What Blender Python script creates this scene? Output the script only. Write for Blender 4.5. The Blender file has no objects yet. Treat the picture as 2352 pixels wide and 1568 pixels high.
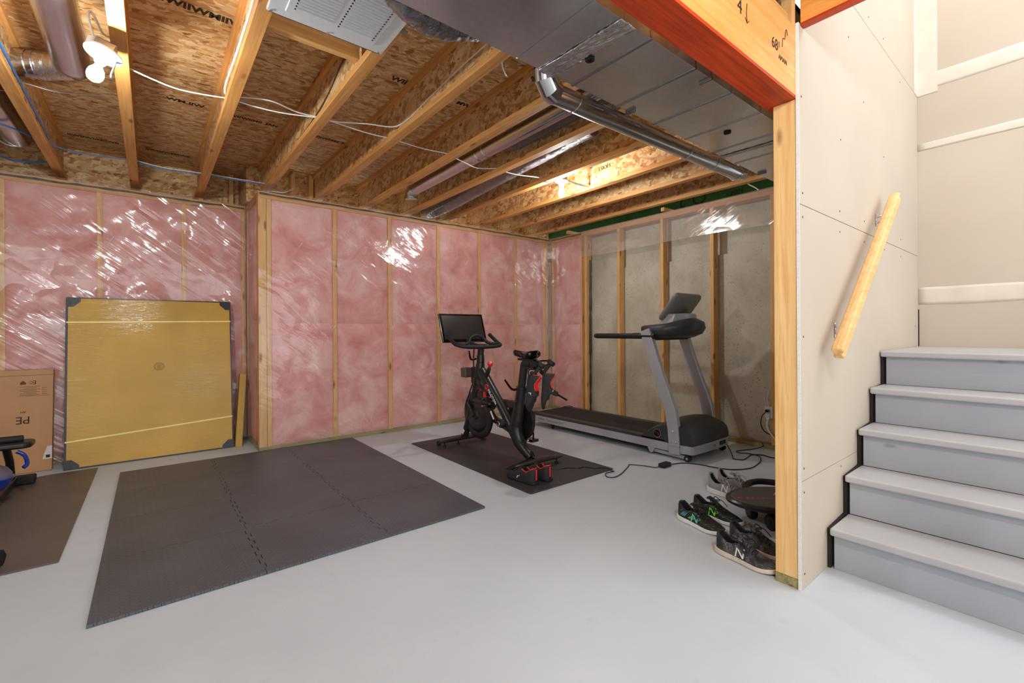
import bpy, bmesh, math, random
from mathutils import Vector, Matrix, noise
from mathutils.geometry import tessellate_polygon
random.seed(7)
sc = bpy.context.scene
COL = sc.collection
# ---------------- camera, world, lights, exposure ----------------
H = 1.08
cam_d = bpy.data.cameras.new('camera'); cam = bpy.data.objects.new('camera', cam_d); COL.objects.link(cam)
cam_d.sensor_width = 36; cam_d.lens = 36*1039.2/2352; cam_d.shift_y = -23.65/2352; cam_d.clip_start = 0.02
YAW, ROLL = 0.67361, 0.00544
cam.matrix_world = Matrix.Translation((0, 0, H)) @ Matrix.Rotation(-YAW, 4, 'Z') @ Matrix.Rotation(math.pi/2, 4, 'X') @ Matrix.Rotation(-ROLL, 4, 'Z')
sc.camera = cam
sc.view_settings.view_transform = 'Standard'; sc.view_settings.look = 'None'
sc.view_settings.exposure = 0.17; sc.view_settings.gamma = 1.0
sc.view_settings.use_curve_mapping = False
w = bpy.data.worlds.new('world'); sc.world = w; w.use_nodes = True
w.node_tree.nodes['Background'].inputs[0].default_value = (0.93, 0.97, 1.0, 1)
w.node_tree.nodes['Background'].inputs[1].default_value = 2.0
BULB_L = 950.0          # radiance of the two bulbs in view
def lamp(name, loc, power, r=.05, col=(.90, .965, 1.0)):
    l = bpy.data.lights.new(name, 'POINT'); l.energy = power; l.shadow_soft_size = r; l.color = col
    o = bpy.data.objects.new(name, l); o.location = loc; COL.objects.link(o); return o
lamp('light_near_camera', (.78, -.30, 2.30), 52, .10)
lamp('added_light_rear', (-1.2, -1.6, 2.28), 45, .10)  # extra lamp added out of view, more light from behind the camera
lamp('light_upper_stairwell', (3.3, -.6, 4.1), 68, .25, (1, .985, .96))

# ---------------- materials ----------------
def lin(c):
    f = lambda v: v/12.92 if v <= .04045 else ((v+.055)/1.055)**2.4
    return tuple(f(x/255) for x in c)+(1,)
class NM:
    def __init__(s, name):
        s.m = bpy.data.materials.new(name); s.m.use_nodes = True; s.t = s.m.node_tree; s.n = s.t.nodes
        s.b = s.n['Principled BSDF']; s.out = s.n['Material Output']
        s.tc = s.n.new('ShaderNodeTexCoord')
    def lk(s, a, b): s.t.links.new(a, b)
    def mapping(s, scale=(1, 1, 1), rot=(0, 0, 0), rnd=False):
        mp = s.n.new('ShaderNodeMapping'); mp.inputs['Scale'].default_value = scale
        src = s.tc.outputs['Object']
        if any(rot):
            m0 = s.n.new('ShaderNodeMapping'); m0.inputs['Rotation'].default_value = rot; s.lk(src, m0.inputs['Vector']); src = m0.outputs[0]
        if rnd:
            oi = s.n.new('ShaderNodeObjectInfo'); vm = s.n.new('ShaderNodeVectorMath'); vm.operation = 'ADD'
            ml = s.n.new('ShaderNodeMath'); ml.operation = 'MULTIPLY'; ml.inputs[1].default_value = 37.0
            s.lk(oi.outputs['Random'], ml.inputs[0]); s.lk(src, vm.inputs[0]); s.lk(ml.outputs[0], vm.inputs[1]); src = vm.outputs[0]
        s.lk(src, mp.inputs['Vector']); return mp.outputs[0]
    def noise(s, vec, scale=5, detail=4, rough=.5, dist=0):
        t = s.n.new('ShaderNodeTexNoise'); t.inputs['Scale'].default_value = scale; t.inputs['Detail'].default_value = detail
        t.inputs['Roughness'].default_value = rough; t.inputs['Distortion'].default_value = dist
        s.lk(vec, t.inputs['Vector']); return t.outputs['Fac']
    def voro(s, vec, scale=5, feature='F1', rnd=1.0):
        t = s.n.new('ShaderNodeTexVoronoi'); t.feature = feature; t.inputs['Scale'].default_value = scale
        t.inputs['Randomness'].default_value = rnd
        s.lk(vec, t.inputs['Vector']); return t
    def ramp(s, fac, stops, interp='LINEAR'):
        r = s.n.new('ShaderNodeValToRGB'); r.color_ramp.interpolation = interp; e = r.color_ramp.elements
        while len(e) < len(stops): e.new(.5)
        for k, (p, c) in enumerate(stops):
            e[k].position = p; e[k].color = c if len(c) == 4 else tuple(c)+(1,)
        s.lk(fac, r.inputs[0]); return r.outputs[0]
    def mix(s, a, b, fac, mode='MIX'):
        m = s.n.new('ShaderNodeMix'); m.data_type = 'RGBA'; m.blend_type = mode
        for sock, v in ((m.inputs[0], fac), (m.inputs[6], a), (m.inputs[7], b)):
            if hasattr(v, 'is_output') or isinstance(v, bpy.types.NodeSocket): s.lk(v, sock)
            else: sock.default_value = v
        return m.outputs[2]
    def math(s, op, a, b=0.0, c=0.0):
        m = s.n.new('ShaderNodeMath'); m.operation = op
        for i, v in enumerate((a, b, c)):
            if isinstance(v, bpy.types.NodeSocket): s.lk(v, m.inputs[i])
            else: m.inputs[i].default_value = v
        return m.outputs[0]
    def bump(s, h, strength=.3, dist=.01, target=None):
        b = s.n.new('ShaderNodeBump'); b.inputs['Strength'].default_value = strength; b.inputs['Distance'].default_value = dist
        s.lk(h, b.inputs['Height']); s.lk(b.outputs[0], (target or s.b.inputs['Normal'])); return b
    def color(s, c): 
        if isinstance(c, bpy.types.NodeSocket): s.lk(c, s.b.inputs['Base Color'])
        else: s.b.inputs['Base Color'].default_value = c
    def set(s, **k):
        for a, v in k.items(): s.b.inputs[a.replace('_', ' ')].default_value = v
        return s
M = {}
def plain(name, c, rough=.5, metal=0.0, var=.06, bump=0.0, scale=40, **kw):
    m = NM(name); c = lin(c); v = m.mapping()
    n = m.noise(v, scale, 3)
    dk = tuple(x*(1-var*2) for x in c[:3])+(1,); lt = tuple(min(1, x*(1+var)) for x in c[:3])+(1,)
    m.color(m.ramp(n, [(.3, dk), (.7, lt)])); m.set(Roughness=rough, Metallic=metal, **kw)
    if bump: m.bump(n, bump, .002)
    M[name] = m.m; return m.m
def wood(name, axis, light, dark, mid=None, rough=.6, knots=True, grain=1.0, knotcol=(105, 58, 22)):
    m = NM(name); s = {'x': (1.2, 26, 26), 'y': (26, 1.2, 26), 'z': (26, 26, 1.2)}[axis]
    v = m.mapping(s, rnd=True); n = m.noise(v, 1.0*grain, 5, .6, 1.2)
    c = m.ramp(n, [(.25, lin(dark)), (.5, lin(mid or light)), (.75, lin(light))])
    nfine = m.noise(m.mapping(tuple(q*3.2 for q in s), rnd=True), 1.0, 3, .6, .5); c = m.mix(c, lin(dark), m.math('MULTIPLY', m.ramp(nfine, [(.48, (0, 0, 0)), (.66, (1, 1, 1))]), .45))
    v2 = m.mapping((1, 1, 1), rnd=True); n2 = m.noise(v2, 2.2, 3)
    c = m.mix(c, lin(dark), m.ramp(n2, [(.45, (0, 0, 0)), (.85, (.6, .6, .6))]))
    if knots:
        ks = {'x': (3.4, 11, 11), 'y': (11, 3.4, 11), 'z': (11, 11, 3.4)}[axis]
        vo = m.voro(m.mapping(ks, rnd=True), 1.0)
        k = m.ramp(vo.outputs['Distance'], [(.08, (1, 1, 1)), (.19, (0, 0, 0))])
        c = m.mix(c, lin(knotcol), m.math('MULTIPLY', k, .8))
    m.color(c); m.set(Roughness=rough); m.bump(n, .15, .002); M[name] = m.m
pl, pd = (236, 186, 122), (196, 136, 70)
wood('lumber_x', 'x', pl, pd, (222, 168, 100)); wood('lumber_y', 'y', (232, 176, 106), (186, 122, 56), (214, 152, 82)); wood('lumber_z', 'z', (240, 196, 132), (206, 150, 84), (228, 178, 112))
wood('treated_x', 'x', (168, 158, 104), (112, 106, 66)); wood('treated_y', 'y', (168, 158, 104), (112, 106, 66))
wood('beam_face', 'x', (246, 188, 122), (224, 140, 66), (238, 170, 98), grain=.8, knots=True, knotcol=(120, 60, 20), rough=.5)
wood('beam_face_y', 'y', (246, 176, 96), (222, 136, 50), (238, 160, 76), grain=.8, rough=.5)
wood('beam_bottom', 'x', (226, 84, 22), (150, 44, 10), (206, 66, 16), knots=False, rough=.5)  # shade under the beam painted in as a deep red-orange
wood('beam_bottom_shade_y', 'y', (226, 90, 26), (160, 50, 14), (206, 70, 18), knots=False, rough=.5)  # same painted shade, for the header underside
wood('post_wood', 'z', (250, 214, 154), (222, 164, 92), (240, 196, 130), rough=.55, knotcol=(128, 72, 26))
wood('rail_wood', 'x', (242, 208, 150), (214, 160, 92), (230, 186, 124), rough=.45, knots=False)
def osb(name, sx, sy, sz, bright=1.0, rot=(0, 0, 0)):
    m = NM(name)
    def layer(sc_, r, off):
        mp = m.mapping(sc_, r)
        nz = m.n.new('ShaderNodeTexNoise'); nz.inputs['Scale'].default_value = 3.0; m.lk(mp, nz.inputs['Vector'])
        va = m.n.new('ShaderNodeVectorMath'); va.operation = 'MULTIPLY_ADD'; va.inputs[1].default_value = (.5, .5, .5)
        m.lk(nz.outputs['Color'], va.inputs[0]); m.lk(mp, va.inputs[2])
        vo = m.voro(va.outputs[0], 1.0)
        sep = m.n.new('ShaderNodeSeparateColor'); m.lk(vo.outputs['Color'], sep.inputs[0])
        col = m.ramp(sep.outputs[0], [(0, lin((150, 98, 48))), (.10, lin((186, 132, 74))), (.4, lin((206, 158, 100))), (.7, lin((220, 180, 126))), (1, lin((234, 202, 154)))])
        return col, sep.outputs[1], vo.outputs['Distance']
    c1, h1, d1 = layer((sx, sy, sz), rot, 0)
    c2, h2, d2 = layer((sx*1.7, sy*1.5, sz*1.7), (rot[0]+.25, rot[1]+.3, rot[2]+.45), 3)
    nf = m.noise(m.mapping(), 14, 2)
    c = m.mix(c1, c2, m.ramp(nf, [(.45, (0, 0, 0)), (.52, (1, 1, 1))]))
    dk = m.noise(m.mapping((sx*2, sy*2, sz*2), rot), 1.6, 2, .5, .6)
    c = m.mix(c, lin((74, 40, 14)), m.ramp(dk, [(.66, (0, 0, 0)), (.70, (.9, .9, .9))]))
    big = m.noise(m.mapping(), 1.3, 2)
    c = m.mix(c, (bright*.60, bright*.55, bright*.51, 1), m.math('MULTIPLY', big, .5), 'MULTIPLY')
    m.color(c); m.set(Roughness=.62); m.bump(m.math('ADD', h1, h2), .25, .002); M[name] = m.m
osb('osb_ceiling', 7, 34, 34, 1.12); osb('osb_web', 40, 12, 16, 1.3, (.5, .2, 0)); osb('osb_rim', 9, 30, 28, 1.1)
# painted floor
m = NM('floor_paint'); v = m.mapping(); n = m.noise(v, 1.1, 5, .6); n2 = m.noise(v, 60, 3); n3 = m.noise(m.mapping((1, 1, 1)), 9, 4, .7)
c = m.ramp(n, [(.3, lin((193, 203, 212))), (.7, lin((206, 215, 223)))])
vo = m.voro(v, 3.1); c = m.mix(c, lin((226, 228, 230)), m.math('MULTIPLY', m.ramp(vo.outputs['Distance'], [(.012, (1, 1, 1)), (.03, (0, 0, 0))]), .6))
c = m.mix(c, lin((180, 186, 195)), m.ramp(n3, [(.62, (0, 0, 0)), (.8, (.5, .5, .5))]))
m.color(c); m.lk(m.ramp(n3, [(.3, (.40, .40, .40)), (.7, (.55, .55, .55))]), m.b.inputs['Roughness']); m.bump(n2, .06, .002); M['floor'] = m.m
# pink insulation
m = NM('insulation'); v = m.mapping(rnd=True); n = m.noise(v, 3.2, 6, .62, .6); nf = m.noise(v, 45, 4, .7, 1)
c = m.ramp(n, [(.28, lin((204, 124, 120))), (.42, lin((224, 154, 148))), (.55, lin((234, 178, 172))), (.75, lin((246, 212, 206)))])
c = m.mix(c, lin((210, 128, 130)), m.ramp(nf, [(.5, (0, 0, 0)), (.85, (.5, .5, .5))]))
m.color(c); m.set(Roughness=.95); m.bump(m.math('ADD', m.math('MULTIPLY', n, 2.0), m.math('MULTIPLY', nf, .35)), .35, .02); M['pink'] = m.m
# clear poly film
def film(name, haze, rot, stretch, bstr, fine=.05):
    m = NM(name); m.n.remove(m.b)
    tr = m.n.new('ShaderNodeBsdfTransparent'); tr.inputs[0].default_value = (.97, .965, .96, 1)
    gl = m.n.new('ShaderNodeBsdfGlossy'); gl.inputs['Roughness'].default_value = .13; gl.inputs[0].default_value = (1, 1, 1, 1)
    df = m.n.new('ShaderNodeBsdfDiffuse'); df.inputs[0].default_value = lin((226, 216, 208))
    v = m.mapping(stretch, rot); a = m.noise(v, 1.0, 3, .5, .35); b = m.noise(m.mapping((1, 1, 1)), 2.3, 2); c2 = m.noise(m.mapping((1, 1, 1), (0, .4, 0)), 11, 2, .5, 1.5)
    msk = m.ramp(b, [(.38, (.12, .12, .12)), (.62, (1, 1, 1))])
    h = m.math('ADD', m.math('MULTIPLY', a, msk), m.math('MULTIPLY', c2, fine))
    bp = m.n.new('ShaderNodeBump'); bp.inputs['Strength'].default_value = bstr; bp.inputs['Distance'].default_value = .06; m.lk(h, bp.inputs['Height'])
    m.lk(bp.outputs[0], gl.inputs['Normal'])
    fr = m.n.new('ShaderNodeFresnel'); fr.inputs['IOR'].default_value = 1.55
    fac = m.math('MINIMUM', m.math('MULTIPLY_ADD', fr.outputs[0], .9, .015), .16)
    m1 = m.n.new('ShaderNodeMixShader'); m1.inputs[0].default_value = haze; m.lk(tr.outputs[0], m1.inputs[1]); m.lk(df.outputs[0], m1.inputs[2])
    m2 = m.n.new('ShaderNodeMixShader'); m.lk(fac, m2.inputs[0]); m.lk(m1.outputs[0], m2.inputs[1]); m.lk(gl.outputs[0], m2.inputs[2])
    m.lk(m2.outputs[0], m.out.inputs[0]); M[name] = m.m
film('film_left', .10, (0, -.66, 0), (.4, 1, 9), .85, .012)
film('film_main', .07, (0, -.6, 0), (2.2, 1, 9), .3, .06)
film('film_side', .12, (0, 0, 0), (7, 7, 1.0), .25)
film('film_flap', .24, (.5, 0, 0), (1, 1.5, 9), .28, .02)
# concrete
m = NM('concrete'); v = m.mapping(); n = m.noise(v, 1.7, 6, .65); n2 = m.noise(v, 30, 4, .7)
c = m.ramp(n, [(.3, lin((176, 168, 148))), (.5, lin((196, 189, 170))), (.75, lin((216, 210, 192)))])
c = m.mix(c, lin((156, 146, 122)), m.ramp(m.noise(m.mapping((1, 1.6, .8)), 2.2, 5, .6), [(.55, (0, 0, 0)), (.75, (.6, .6, .6))]))
c = m.mix(c, lin((120, 110, 92)), m.ramp(n2, [(.55, (0, 0, 0)), (.8, (.45, .45, .45))]))
vo = m.voro(m.mapping((1, 1.0, 1.9), (.5, 0, 0)), 26); pit = m.ramp(vo.outputs['Distance'], [(.10, (1, 1, 1)), (.20, (0, 0, 0))])
pm = m.math('MULTIPLY', pit, m.ramp(m.noise(m.mapping(), 3.3, 3), [(.47, (0, 0, 0)), (.6, (1, 1, 1))]))
c = m.mix(c, lin((70, 62, 50)), m.math('MULTIPLY', pm, .85)); m.color(c); m.set(Roughness=.9); m.bump(n2, .25, .004); M['concrete'] = m.m
# drywall
m = NM('drywall'); v = m.mapping(); n = m.noise(v, 1.3, 4); n2 = m.noise(v, 220, 2)
c = m.ramp(n, [(.3, lin((189, 175, 158))), (.7, lin((198, 185, 168)))])
vo = m.voro(m.mapping((1, 1, 1)), 2.5); c = m.mix(c, lin((90, 80, 70)), m.math('MULTIPLY', m.ramp(vo.outputs['Distance'], [(.010, (1, 1, 1)), (.016, (0, 0, 0))]), .8))
m.color(c); m.set(Roughness=.8); m.bump(n2, .05, .001); M['drywall'] = m.m
plain('mud', (215, 205, 190), .75, var=.04, bump=.05, scale=8); plain('gypsum', (236, 234, 230), .9, var=.05, bump=.4, scale=120)
plain('dark_gap', (40, 34, 30), .9)
# stair paint
m = NM('stair_paint'); v = m.mapping((9, 1.2, 40)); n = m.noise(v, 1.2, 5, .6, 1.5); nk = m.voro(m.mapping((4, 2.2, 5)), 1.0)
c = m.ramp(m.noise(m.mapping(), 1.5, 3), [(.3, lin((160, 165, 175))), (.7, lin((176, 180, 188)))])
c = m.mix(c, lin((110, 116, 124)), m.math('MULTIPLY', m.ramp(nk.outputs['Distance'], [(.03, (1, 1, 1)), (.07, (0, 0, 0))]), .5))
m.color(c); m.set(Roughness=.42); m.bump(m.math('ADD', n, nk.outputs['Distance']), .35, .003); M['stair'] = m.m
m = NM('tread_paint'); n = m.noise(m.mapping((20, 1.5, 20)), 1.5, 4); m.color(m.ramp(m.noise(m.mapping(), 1.5, 3), [(.3, lin((172, 172, 176))), (.7, lin((188, 187, 189)))])); m.set(Roughness=.4); m.bump(n, .12, .002); M['tread'] = m.m
# galvanised metal
def galv(name, rough=.26, col=(230, 231, 234), spangle=60):
    m = NM(name); v = m.mapping(); vo = m.voro(v, spangle); sp = m.n.new('ShaderNodeSeparateColor'); m.lk(vo.outputs['Color'], sp.inputs[0])
    c = lin(col); m.color(m.ramp(sp.outputs[0], [(0, tuple(x*.96 for x in c[:3])), (1, tuple(min(1, x*1.03) for x in c[:3]))]))
    n = m.noise(v, 2.0, 3); m.set(Metallic=1.0); m.lk(m.ramp(n, [(.3, (rough*.8,)*3), (.7, (rough*1.3,)*3)]), m.b.inputs['Roughness'])
    m.bump(m.math('ADD', m.noise(v, 1.6, 2), m.math('MULTIPLY', m.noise(v, 120, 2), .004)), .25, .03); M[name] = m.m
galv('galv'); galv('galv_pipe', .20, (190, 190, 194), 40)
m = NM('foil'); n = m.noise(m.mapping((30, 8, 8)), 1.5, 4, .6, 1.5); m.color(lin((214, 214, 218))); m.set(Metallic=1.0, Roughness=.2); m.bump(n, .9, .01); M['foil'] = m.m
def flex(name, col, rough=.2):
    m = NM(name); n = m.noise(m.mapping((6, 6, 6)), 6, 5, .6, 1.5); n2 = m.noise(m.mapping((1, 1, 1)), 30, 3, .6, 2); c = lin(col)
    m.color(c); m.set(Roughness=rough, Metallic=.55, Coat_Weight=.8, Coat_Roughness=.12); m.bump(m.math('ADD', n, n2), .8, .02); M[name] = m.m
flex('flex_black', (92, 88, 90), .22); flex('flex_grey', (120, 108, 108), .25)
# cardboard
def card(name, c, coat=0.0):
    m = NM(name); n = m.noise(m.mapping(), 2.5, 4); n2 = m.noise(m.mapping((6, 6, 160)), 1, 2); c = lin(c)
    m.color(m.ramp(n, [(.3, tuple(x*.86 for x in c[:3])), (.7, tuple(min(1, x*1.05) for x in c[:3]))])); m.set(Roughness=.6, Coat_Weight=coat, Coat_Roughness=.1)
    bb = m.bump(m.math('ADD', n2, m.math('MULTIPLY', m.noise(m.mapping((5, 1, 24)), 2, 4, .6, 1.5), 3.0 if coat else 0)), .10 if coat else .12, .006)
    if coat: m.lk(bb.outputs[0], m.b.inputs['Coat Normal'])
    M[name] = m.m
card('card_yellow', (200, 154, 52), .3); card('card_brown', (196, 146, 98)); card('card_tan', (196, 152, 62), .1)
plain('strap_yellow', (246, 226, 130), .35, scale=5); plain('black_wrap', (24, 22, 24), .35, bump=.5, scale=60)
plain('ink', (44, 34, 22), .7); plain('ink_soft', (92, 64, 36), .7); plain('label_white', (226, 222, 216), .5)
# foam tile
def tread_mat(name, c, s=.026, bs=.6, thin=.13, ln=.46):
    m = NM(name); mp = m.mapping((1/s, 1/s, 1), (0, 0, math.radians(42))); sp = m.n.new('ShaderNodeSeparateXYZ'); m.lk(mp, sp.inputs[0])
    u, v = sp.outputs[0], sp.outputs[1]
    par = m.math('MODULO', m.math('ABSOLUTE', m.math('ADD', m.math('FLOOR', u), m.math('FLOOR', v))), 2.0)
    fu = m.math('SUBTRACT', m.math('FRACT', u), .5); fv = m.math('SUBTRACT', m.math('FRACT', v), .5)
    mixf = lambda a, b: m.math('ADD', m.math('MULTIPLY', a, par), m.math('MULTIPLY', b, m.math('SUBTRACT', 1.0, par)))
    al, ac = mixf(fu, fv), mixf(fv, fu)
    e = m.math('ADD', m.math('POWER', m.math('DIVIDE', m.math('ABSOLUTE', al), ln), 2.0), m.math('POWER', m.math('DIVIDE', m.math('ABSOLUTE', ac), thin), 2.0))
    h = m.math('MINIMUM', m.math('MULTIPLY', m.math('MAXIMUM', m.math('SUBTRACT', 1.0, e), 0.0), 2.5), 1.0)
    n = m.noise(m.mapping(), 500, 2); cc = lin(c)
    m.color(m.ramp(m.noise(m.mapping(), 3, 3), [(.3, tuple(x*.85 for x in cc[:3])), (.7, tuple(x*1.12 for x in cc[:3]))])); m.set(Roughness=.40)
    m.bump(m.math('ADD', h, m.math('MULTIPLY', n, .12)), bs, .007); M[name] = m.m
tread_mat('foam', (86, 90, 98), .022, 1.0, .20, .62); tread_mat('mat_brown', (100, 92, 88), .012, .5)
plain('mat_black', (62, 62, 66), .55, bump=.5, scale=260)
plain('black_paint', (30, 30, 31), .34, var=.1); plain('black_matte', (34, 34, 35), .6); plain('rubber', (24, 24, 25), .62, bump=.15, scale=200)
plain('black_gloss', (12, 12, 13), .12); plain('belt', (40, 37, 38), .75, bump=.2, scale=300); plain('charcoal', (52, 53, 56), .42, bump=.08, scale=300)
plain('tm_silver', (176, 178, 184), .36, metal=.25, var=.02); plain('tm_grey', (116, 112, 110), .4, var=.03)
plain('chrome', (210, 210, 212), .12, metal=1.0); plain('red', (224, 30, 24), .3); plain('red_dark', (150, 30, 26), .4); plain('white_plastic', (236, 236, 234), .35)
plain('white_metal', (214, 215, 217), .4, var=.02); plain('galv_zinc', (150, 150, 152), .35, metal=.9)
plain('white_cable', (226, 222, 214), .4, var=.03, scale=3); plain('blue_cable', (52, 116, 178), .4, var=.04, scale=3); plain('black_cable', (26, 26, 28), .4)
plain('smoke_brown', (84, 66, 60), .4); plain('green_foam', (22, 82, 30), .7, var=.15, scale=4); plain('green_ink', (10, 24, 12), .8)
plain('sealant', (52, 50, 50), .3); plain('silver_print', (110, 108, 110), .4)
plain('text_white', (240, 240, 240), .4); plain('text_red', (232, 44, 20), .4)
m = NM('screen_glass'); m.color(lin((34, 35, 37))); m.set(Roughness=.22, Coat_Weight=1.0, Coat_Roughness=.10, Metallic=.0, IOR=1.7); M['screen'] = m.m
m = NM('clear_dome'); m.color(lin((190, 186, 206))); m.set(Roughness=.05, Transmission_Weight=.85, IOR=1.2); M['dome'] = m.m
plain('blue_plastic', (20, 56, 150), .2, Coat_Weight=.5)
m = NM('bulb_glow'); m.n.remove(m.b); em = m.n.new('ShaderNodeEmission'); em.inputs[0].default_value = (.92, .97, 1.0, 1); em.inputs[1].default_value = BULB_L; m.lk(em.outputs[0], m.out.inputs[0]); M['bulb'] = m.m
m2_ = m.m.copy(); m2_.name = 'bulb_glow_small'; M['bulb_small'] = m2_; m2_.node_tree.nodes['Emission'].inputs[1].default_value = BULB_L*.72

# ---------------- mesh helpers ----------------
W = {}
def tag(o, label, cat=None, group=None, kind=None):
    if label: o['label'] = label
    if cat: o['category'] = cat
    if group: o['group'] = group
    if kind: o['kind'] = kind
    return o
def thing(name, label, cat, loc=(0, 0, 0), group=None, mat=None, parent=None, kind=None):
    o = bpy.data.objects.new(name, None); o.empty_display_size = .1; COL.objects.link(o)
    mw = mat if mat else Matrix.Translation(loc)
    o.matrix_world = mw; W[o.name] = mw.copy()
    return tag(o, label, cat, group, kind)
class B:
    def __init__(s): s.bm = bmesh.new()
    def box(s, x0, x1, y0, y1, z0, z1, mtx=None):
        vs = [s.bm.verts.new(p) for p in ((x0, y0, z0), (x1, y0, z0), (x1, y1, z0), (x0, y1, z0), (x0, y0, z1), (x1, y0, z1), (x1, y1, z1), (x0, y1, z1))]
        if mtx:
            for v in vs: v.co = mtx @ v.co
        for f in ((3, 2, 1, 0), (4, 5, 6, 7), (0, 1, 5, 4), (1, 2, 6, 5), (2, 3, 7, 6), (3, 0, 4, 7)): s.bm.faces.new([vs[i] for i in f])
        return s
    def rings(s, rings, cap=True, close=False):
        R = [[s.bm.verts.new(p) for p in r] for r in rings]; n = len(R[0])
        idx = list(range(len(R)-1))+([-1] if close else [])
        for i in idx:
            a, b = R[i], R[i+1]
            for j in range(n):
                k = (j+1) % n
                try: s.bm.faces.new((a[j], a[k], b[k], b[j]))
                except ValueError: pass
        if cap and not close:
            s.bm.faces.new(R[0][::-1]); s.bm.faces.new(R[-1])
        return s
    def tube(s, pts, r, seg=10, sm=0, close=False, flat=1.0):
        pts = [Vector(p) for p in pts]; rr = r if isinstance(r, (list, tuple)) else [r]*len(pts)
        if sm:
            P, Rr = [], []; n = len(pts)
            for i in range(n if close else n-1):
                p0 = pts[(i-1) % n] if close or i > 0 else pts[0]; p1 = pts[i]; p2 = pts[(i+1) % n]; p3 = pts[(i+2) % n] if close or i+2 < n else pts[-1]
                for k in range(sm):
                    t = k/sm
                    P.append(.5*((2*p1)+(-p0+p2)*t+(2*p0-5*p1+4*p2-p3)*t*t+(-p0+3*p1-3*p2+p3)*t**3)); Rr.append(rr[i]*(1-t)+rr[(i+1) % n]*t)
            if not close: P.append(pts[-1]); Rr.append(rr[-1])
            pts, rr = P, Rr
        n = len(pts); rings = []; up = None
        for i in range(n):
            if close: t = pts[(i+1) % n]-pts[i-1]
            else: t = pts[min(i+1, n-1)]-pts[max(i-1, 0)]
            t = t.normalized() if t.length > 1e-9 else Vector((0, 0, 1))
            if up is None:
                up = Vector((0, 0, 1)) if abs(t.z) < .9 else Vector((0, 1, 0))
            a = t.cross(up).normalized(); up = a.cross(t).normalized()
            rings.append([pts[i]+(a*math.cos(2*math.pi*k/seg)+up*math.sin(2*math.pi*k/seg)*flat)*rr[i] for k in range(seg)])
        return s.rings(rings, cap=not close, close=close)
    def cyl(s, p0, p1, r, seg=20, r2=None): return s.tube([p0, p1], [r, r if r2 is None else r2], seg)
    def prism(s, poly, axis, a, b):
        f = {'x': lambda u, v, t: (t, u, v), 'y': lambda u, v, t: (u, t, v), 'z': lambda u, v, t: (u, v, t)}[axis]
        return s.rings([[f(u, v, a) for u, v in poly], [f(u, v, b) for u, v in poly]])
    def lathe(s, prof, c, seg=24, mtx=None):
        mt = mtx or Matrix.Identity(4); c = Vector(c)
        return s.rings([[mt @ Vector((max(r, 1e-4)*math.cos(2*math.pi*k/seg), max(r, 1e-4)*math.sin(2*math.pi*k/seg), z))+c for k in range(seg)] for r, z in prof])
    def grid(s, nu, nv, fn):
        V = [[s.bm.verts.new(fn(i/nu, j/nv)) for j in range(nv+1)] for i in range(nu+1)]
        for i in range(nu):
            for j in range(nv): s.bm.faces.new((V[i][j], V[i+1][j], V[i+1][j+1], V[i][j+1]))
        return s
    def make(s, name, mat, parent=None, smooth=False, bev=0, local=False, label=None, sub=0, solid=0, seg=2, kind=None, split=35):
        bm = s.bm
        if parent is not None and not local: bm.transform(W[parent.name].inverted())
        if parent is None and local is False: pass
        bmesh.ops.recalc_face_normals(bm, faces=bm.faces)
        me = bpy.data.meshes.new(name); 
        for f in bm.faces: f.smooth = smooth
        if smooth:
            for e in bm.edges:
                if len(e.link_faces) == 2 and e.calc_face_angle(0) > math.radians(split): e.smooth = False
        bm.to_mesh(me); bm.free()
        for mm in (mat if isinstance(mat, (list, tuple)) else [mat]): me.materials.append(M[mm])
        o = bpy.data.objects.new(name, me); COL.objects.link(o)
        if parent is not None: o.parent = parent; W[o.name] = W[parent.name].copy()
        else: W[o.name] = Matrix.Identity(4)
        if solid: md = o.modifiers.new('solid', 'SOLIDIFY'); md.thickness = solid; md.offset = 0
        if sub: md = o.modifiers.new('sub', 'SUBSURF'); md.levels = md.render_levels = sub
        if bev: md = o.modifiers.new('bev', 'BEVEL'); md.width = bev; md.segments = seg; md.limit_method = 'ANGLE'; md.angle_limit = math.radians(40)
        if label: o['label'] = label
        if kind: o['kind'] = kind
        return o
def text(name, body, size, mtx, mat, parent, extrude=.0006, align='CENTER'):
    cu = bpy.data.curves.new('t', 'FONT'); cu.body = body; cu.size = size; cu.extrude = extrude; cu.align_x = align; cu.align_y = 'CENTER'
    cu.resolution_u = 3
    if name == 'ink_stamp': cu.offset = size*.035
    t = bpy.data.objects.new('t', cu); me = bpy.data.meshes.new_from_object(t); me.name = name
    bpy.data.objects.remove(t); bpy.data.curves.remove(cu)
    me.materials.clear(); me.materials.append(M[mat])
    mm = mtx if parent is None else W[parent.name].inverted() @ mtx
    me.transform(mm); o = bpy.data.objects.new(name, me); COL.objects.link(o)
    if parent is not None: o.parent = parent; W[o.name] = W[parent.name].copy()
    return o
def frame(o, xa, ya):   # orientation matrix: local x -> xa, y -> ya
    xa = Vector(xa).normalized(); ya = Vector(ya).normalized(); za = xa.cross(ya)
    m_ = Matrix((xa, ya, za)).transposed().to_4x4(); m_.translation = Vector(o); return m_
def copy_tree(o, parent=None):
    c = o.copy(); COL.objects.link(c)
    if parent: c.parent = parent
    W[c.name] = W[o.name].copy()
    for ch in [x for x in list(bpy.data.objects) if x.parent == o]: copy_tree(ch, c)
    return c

# ================= SETTING =================
ZJ, ZS = 2.43, 2.72          # joist underside, subfloor underside
YL, YM, XR = 5.28, 4.62, 4.38  # stud faces: left wall, main wall, right wall
fl = B().box(-3.2, 4.6, -2.8, 5.6, -.12, 0).make('floor', 'floor'); tag(fl, None, kind='structure')

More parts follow.
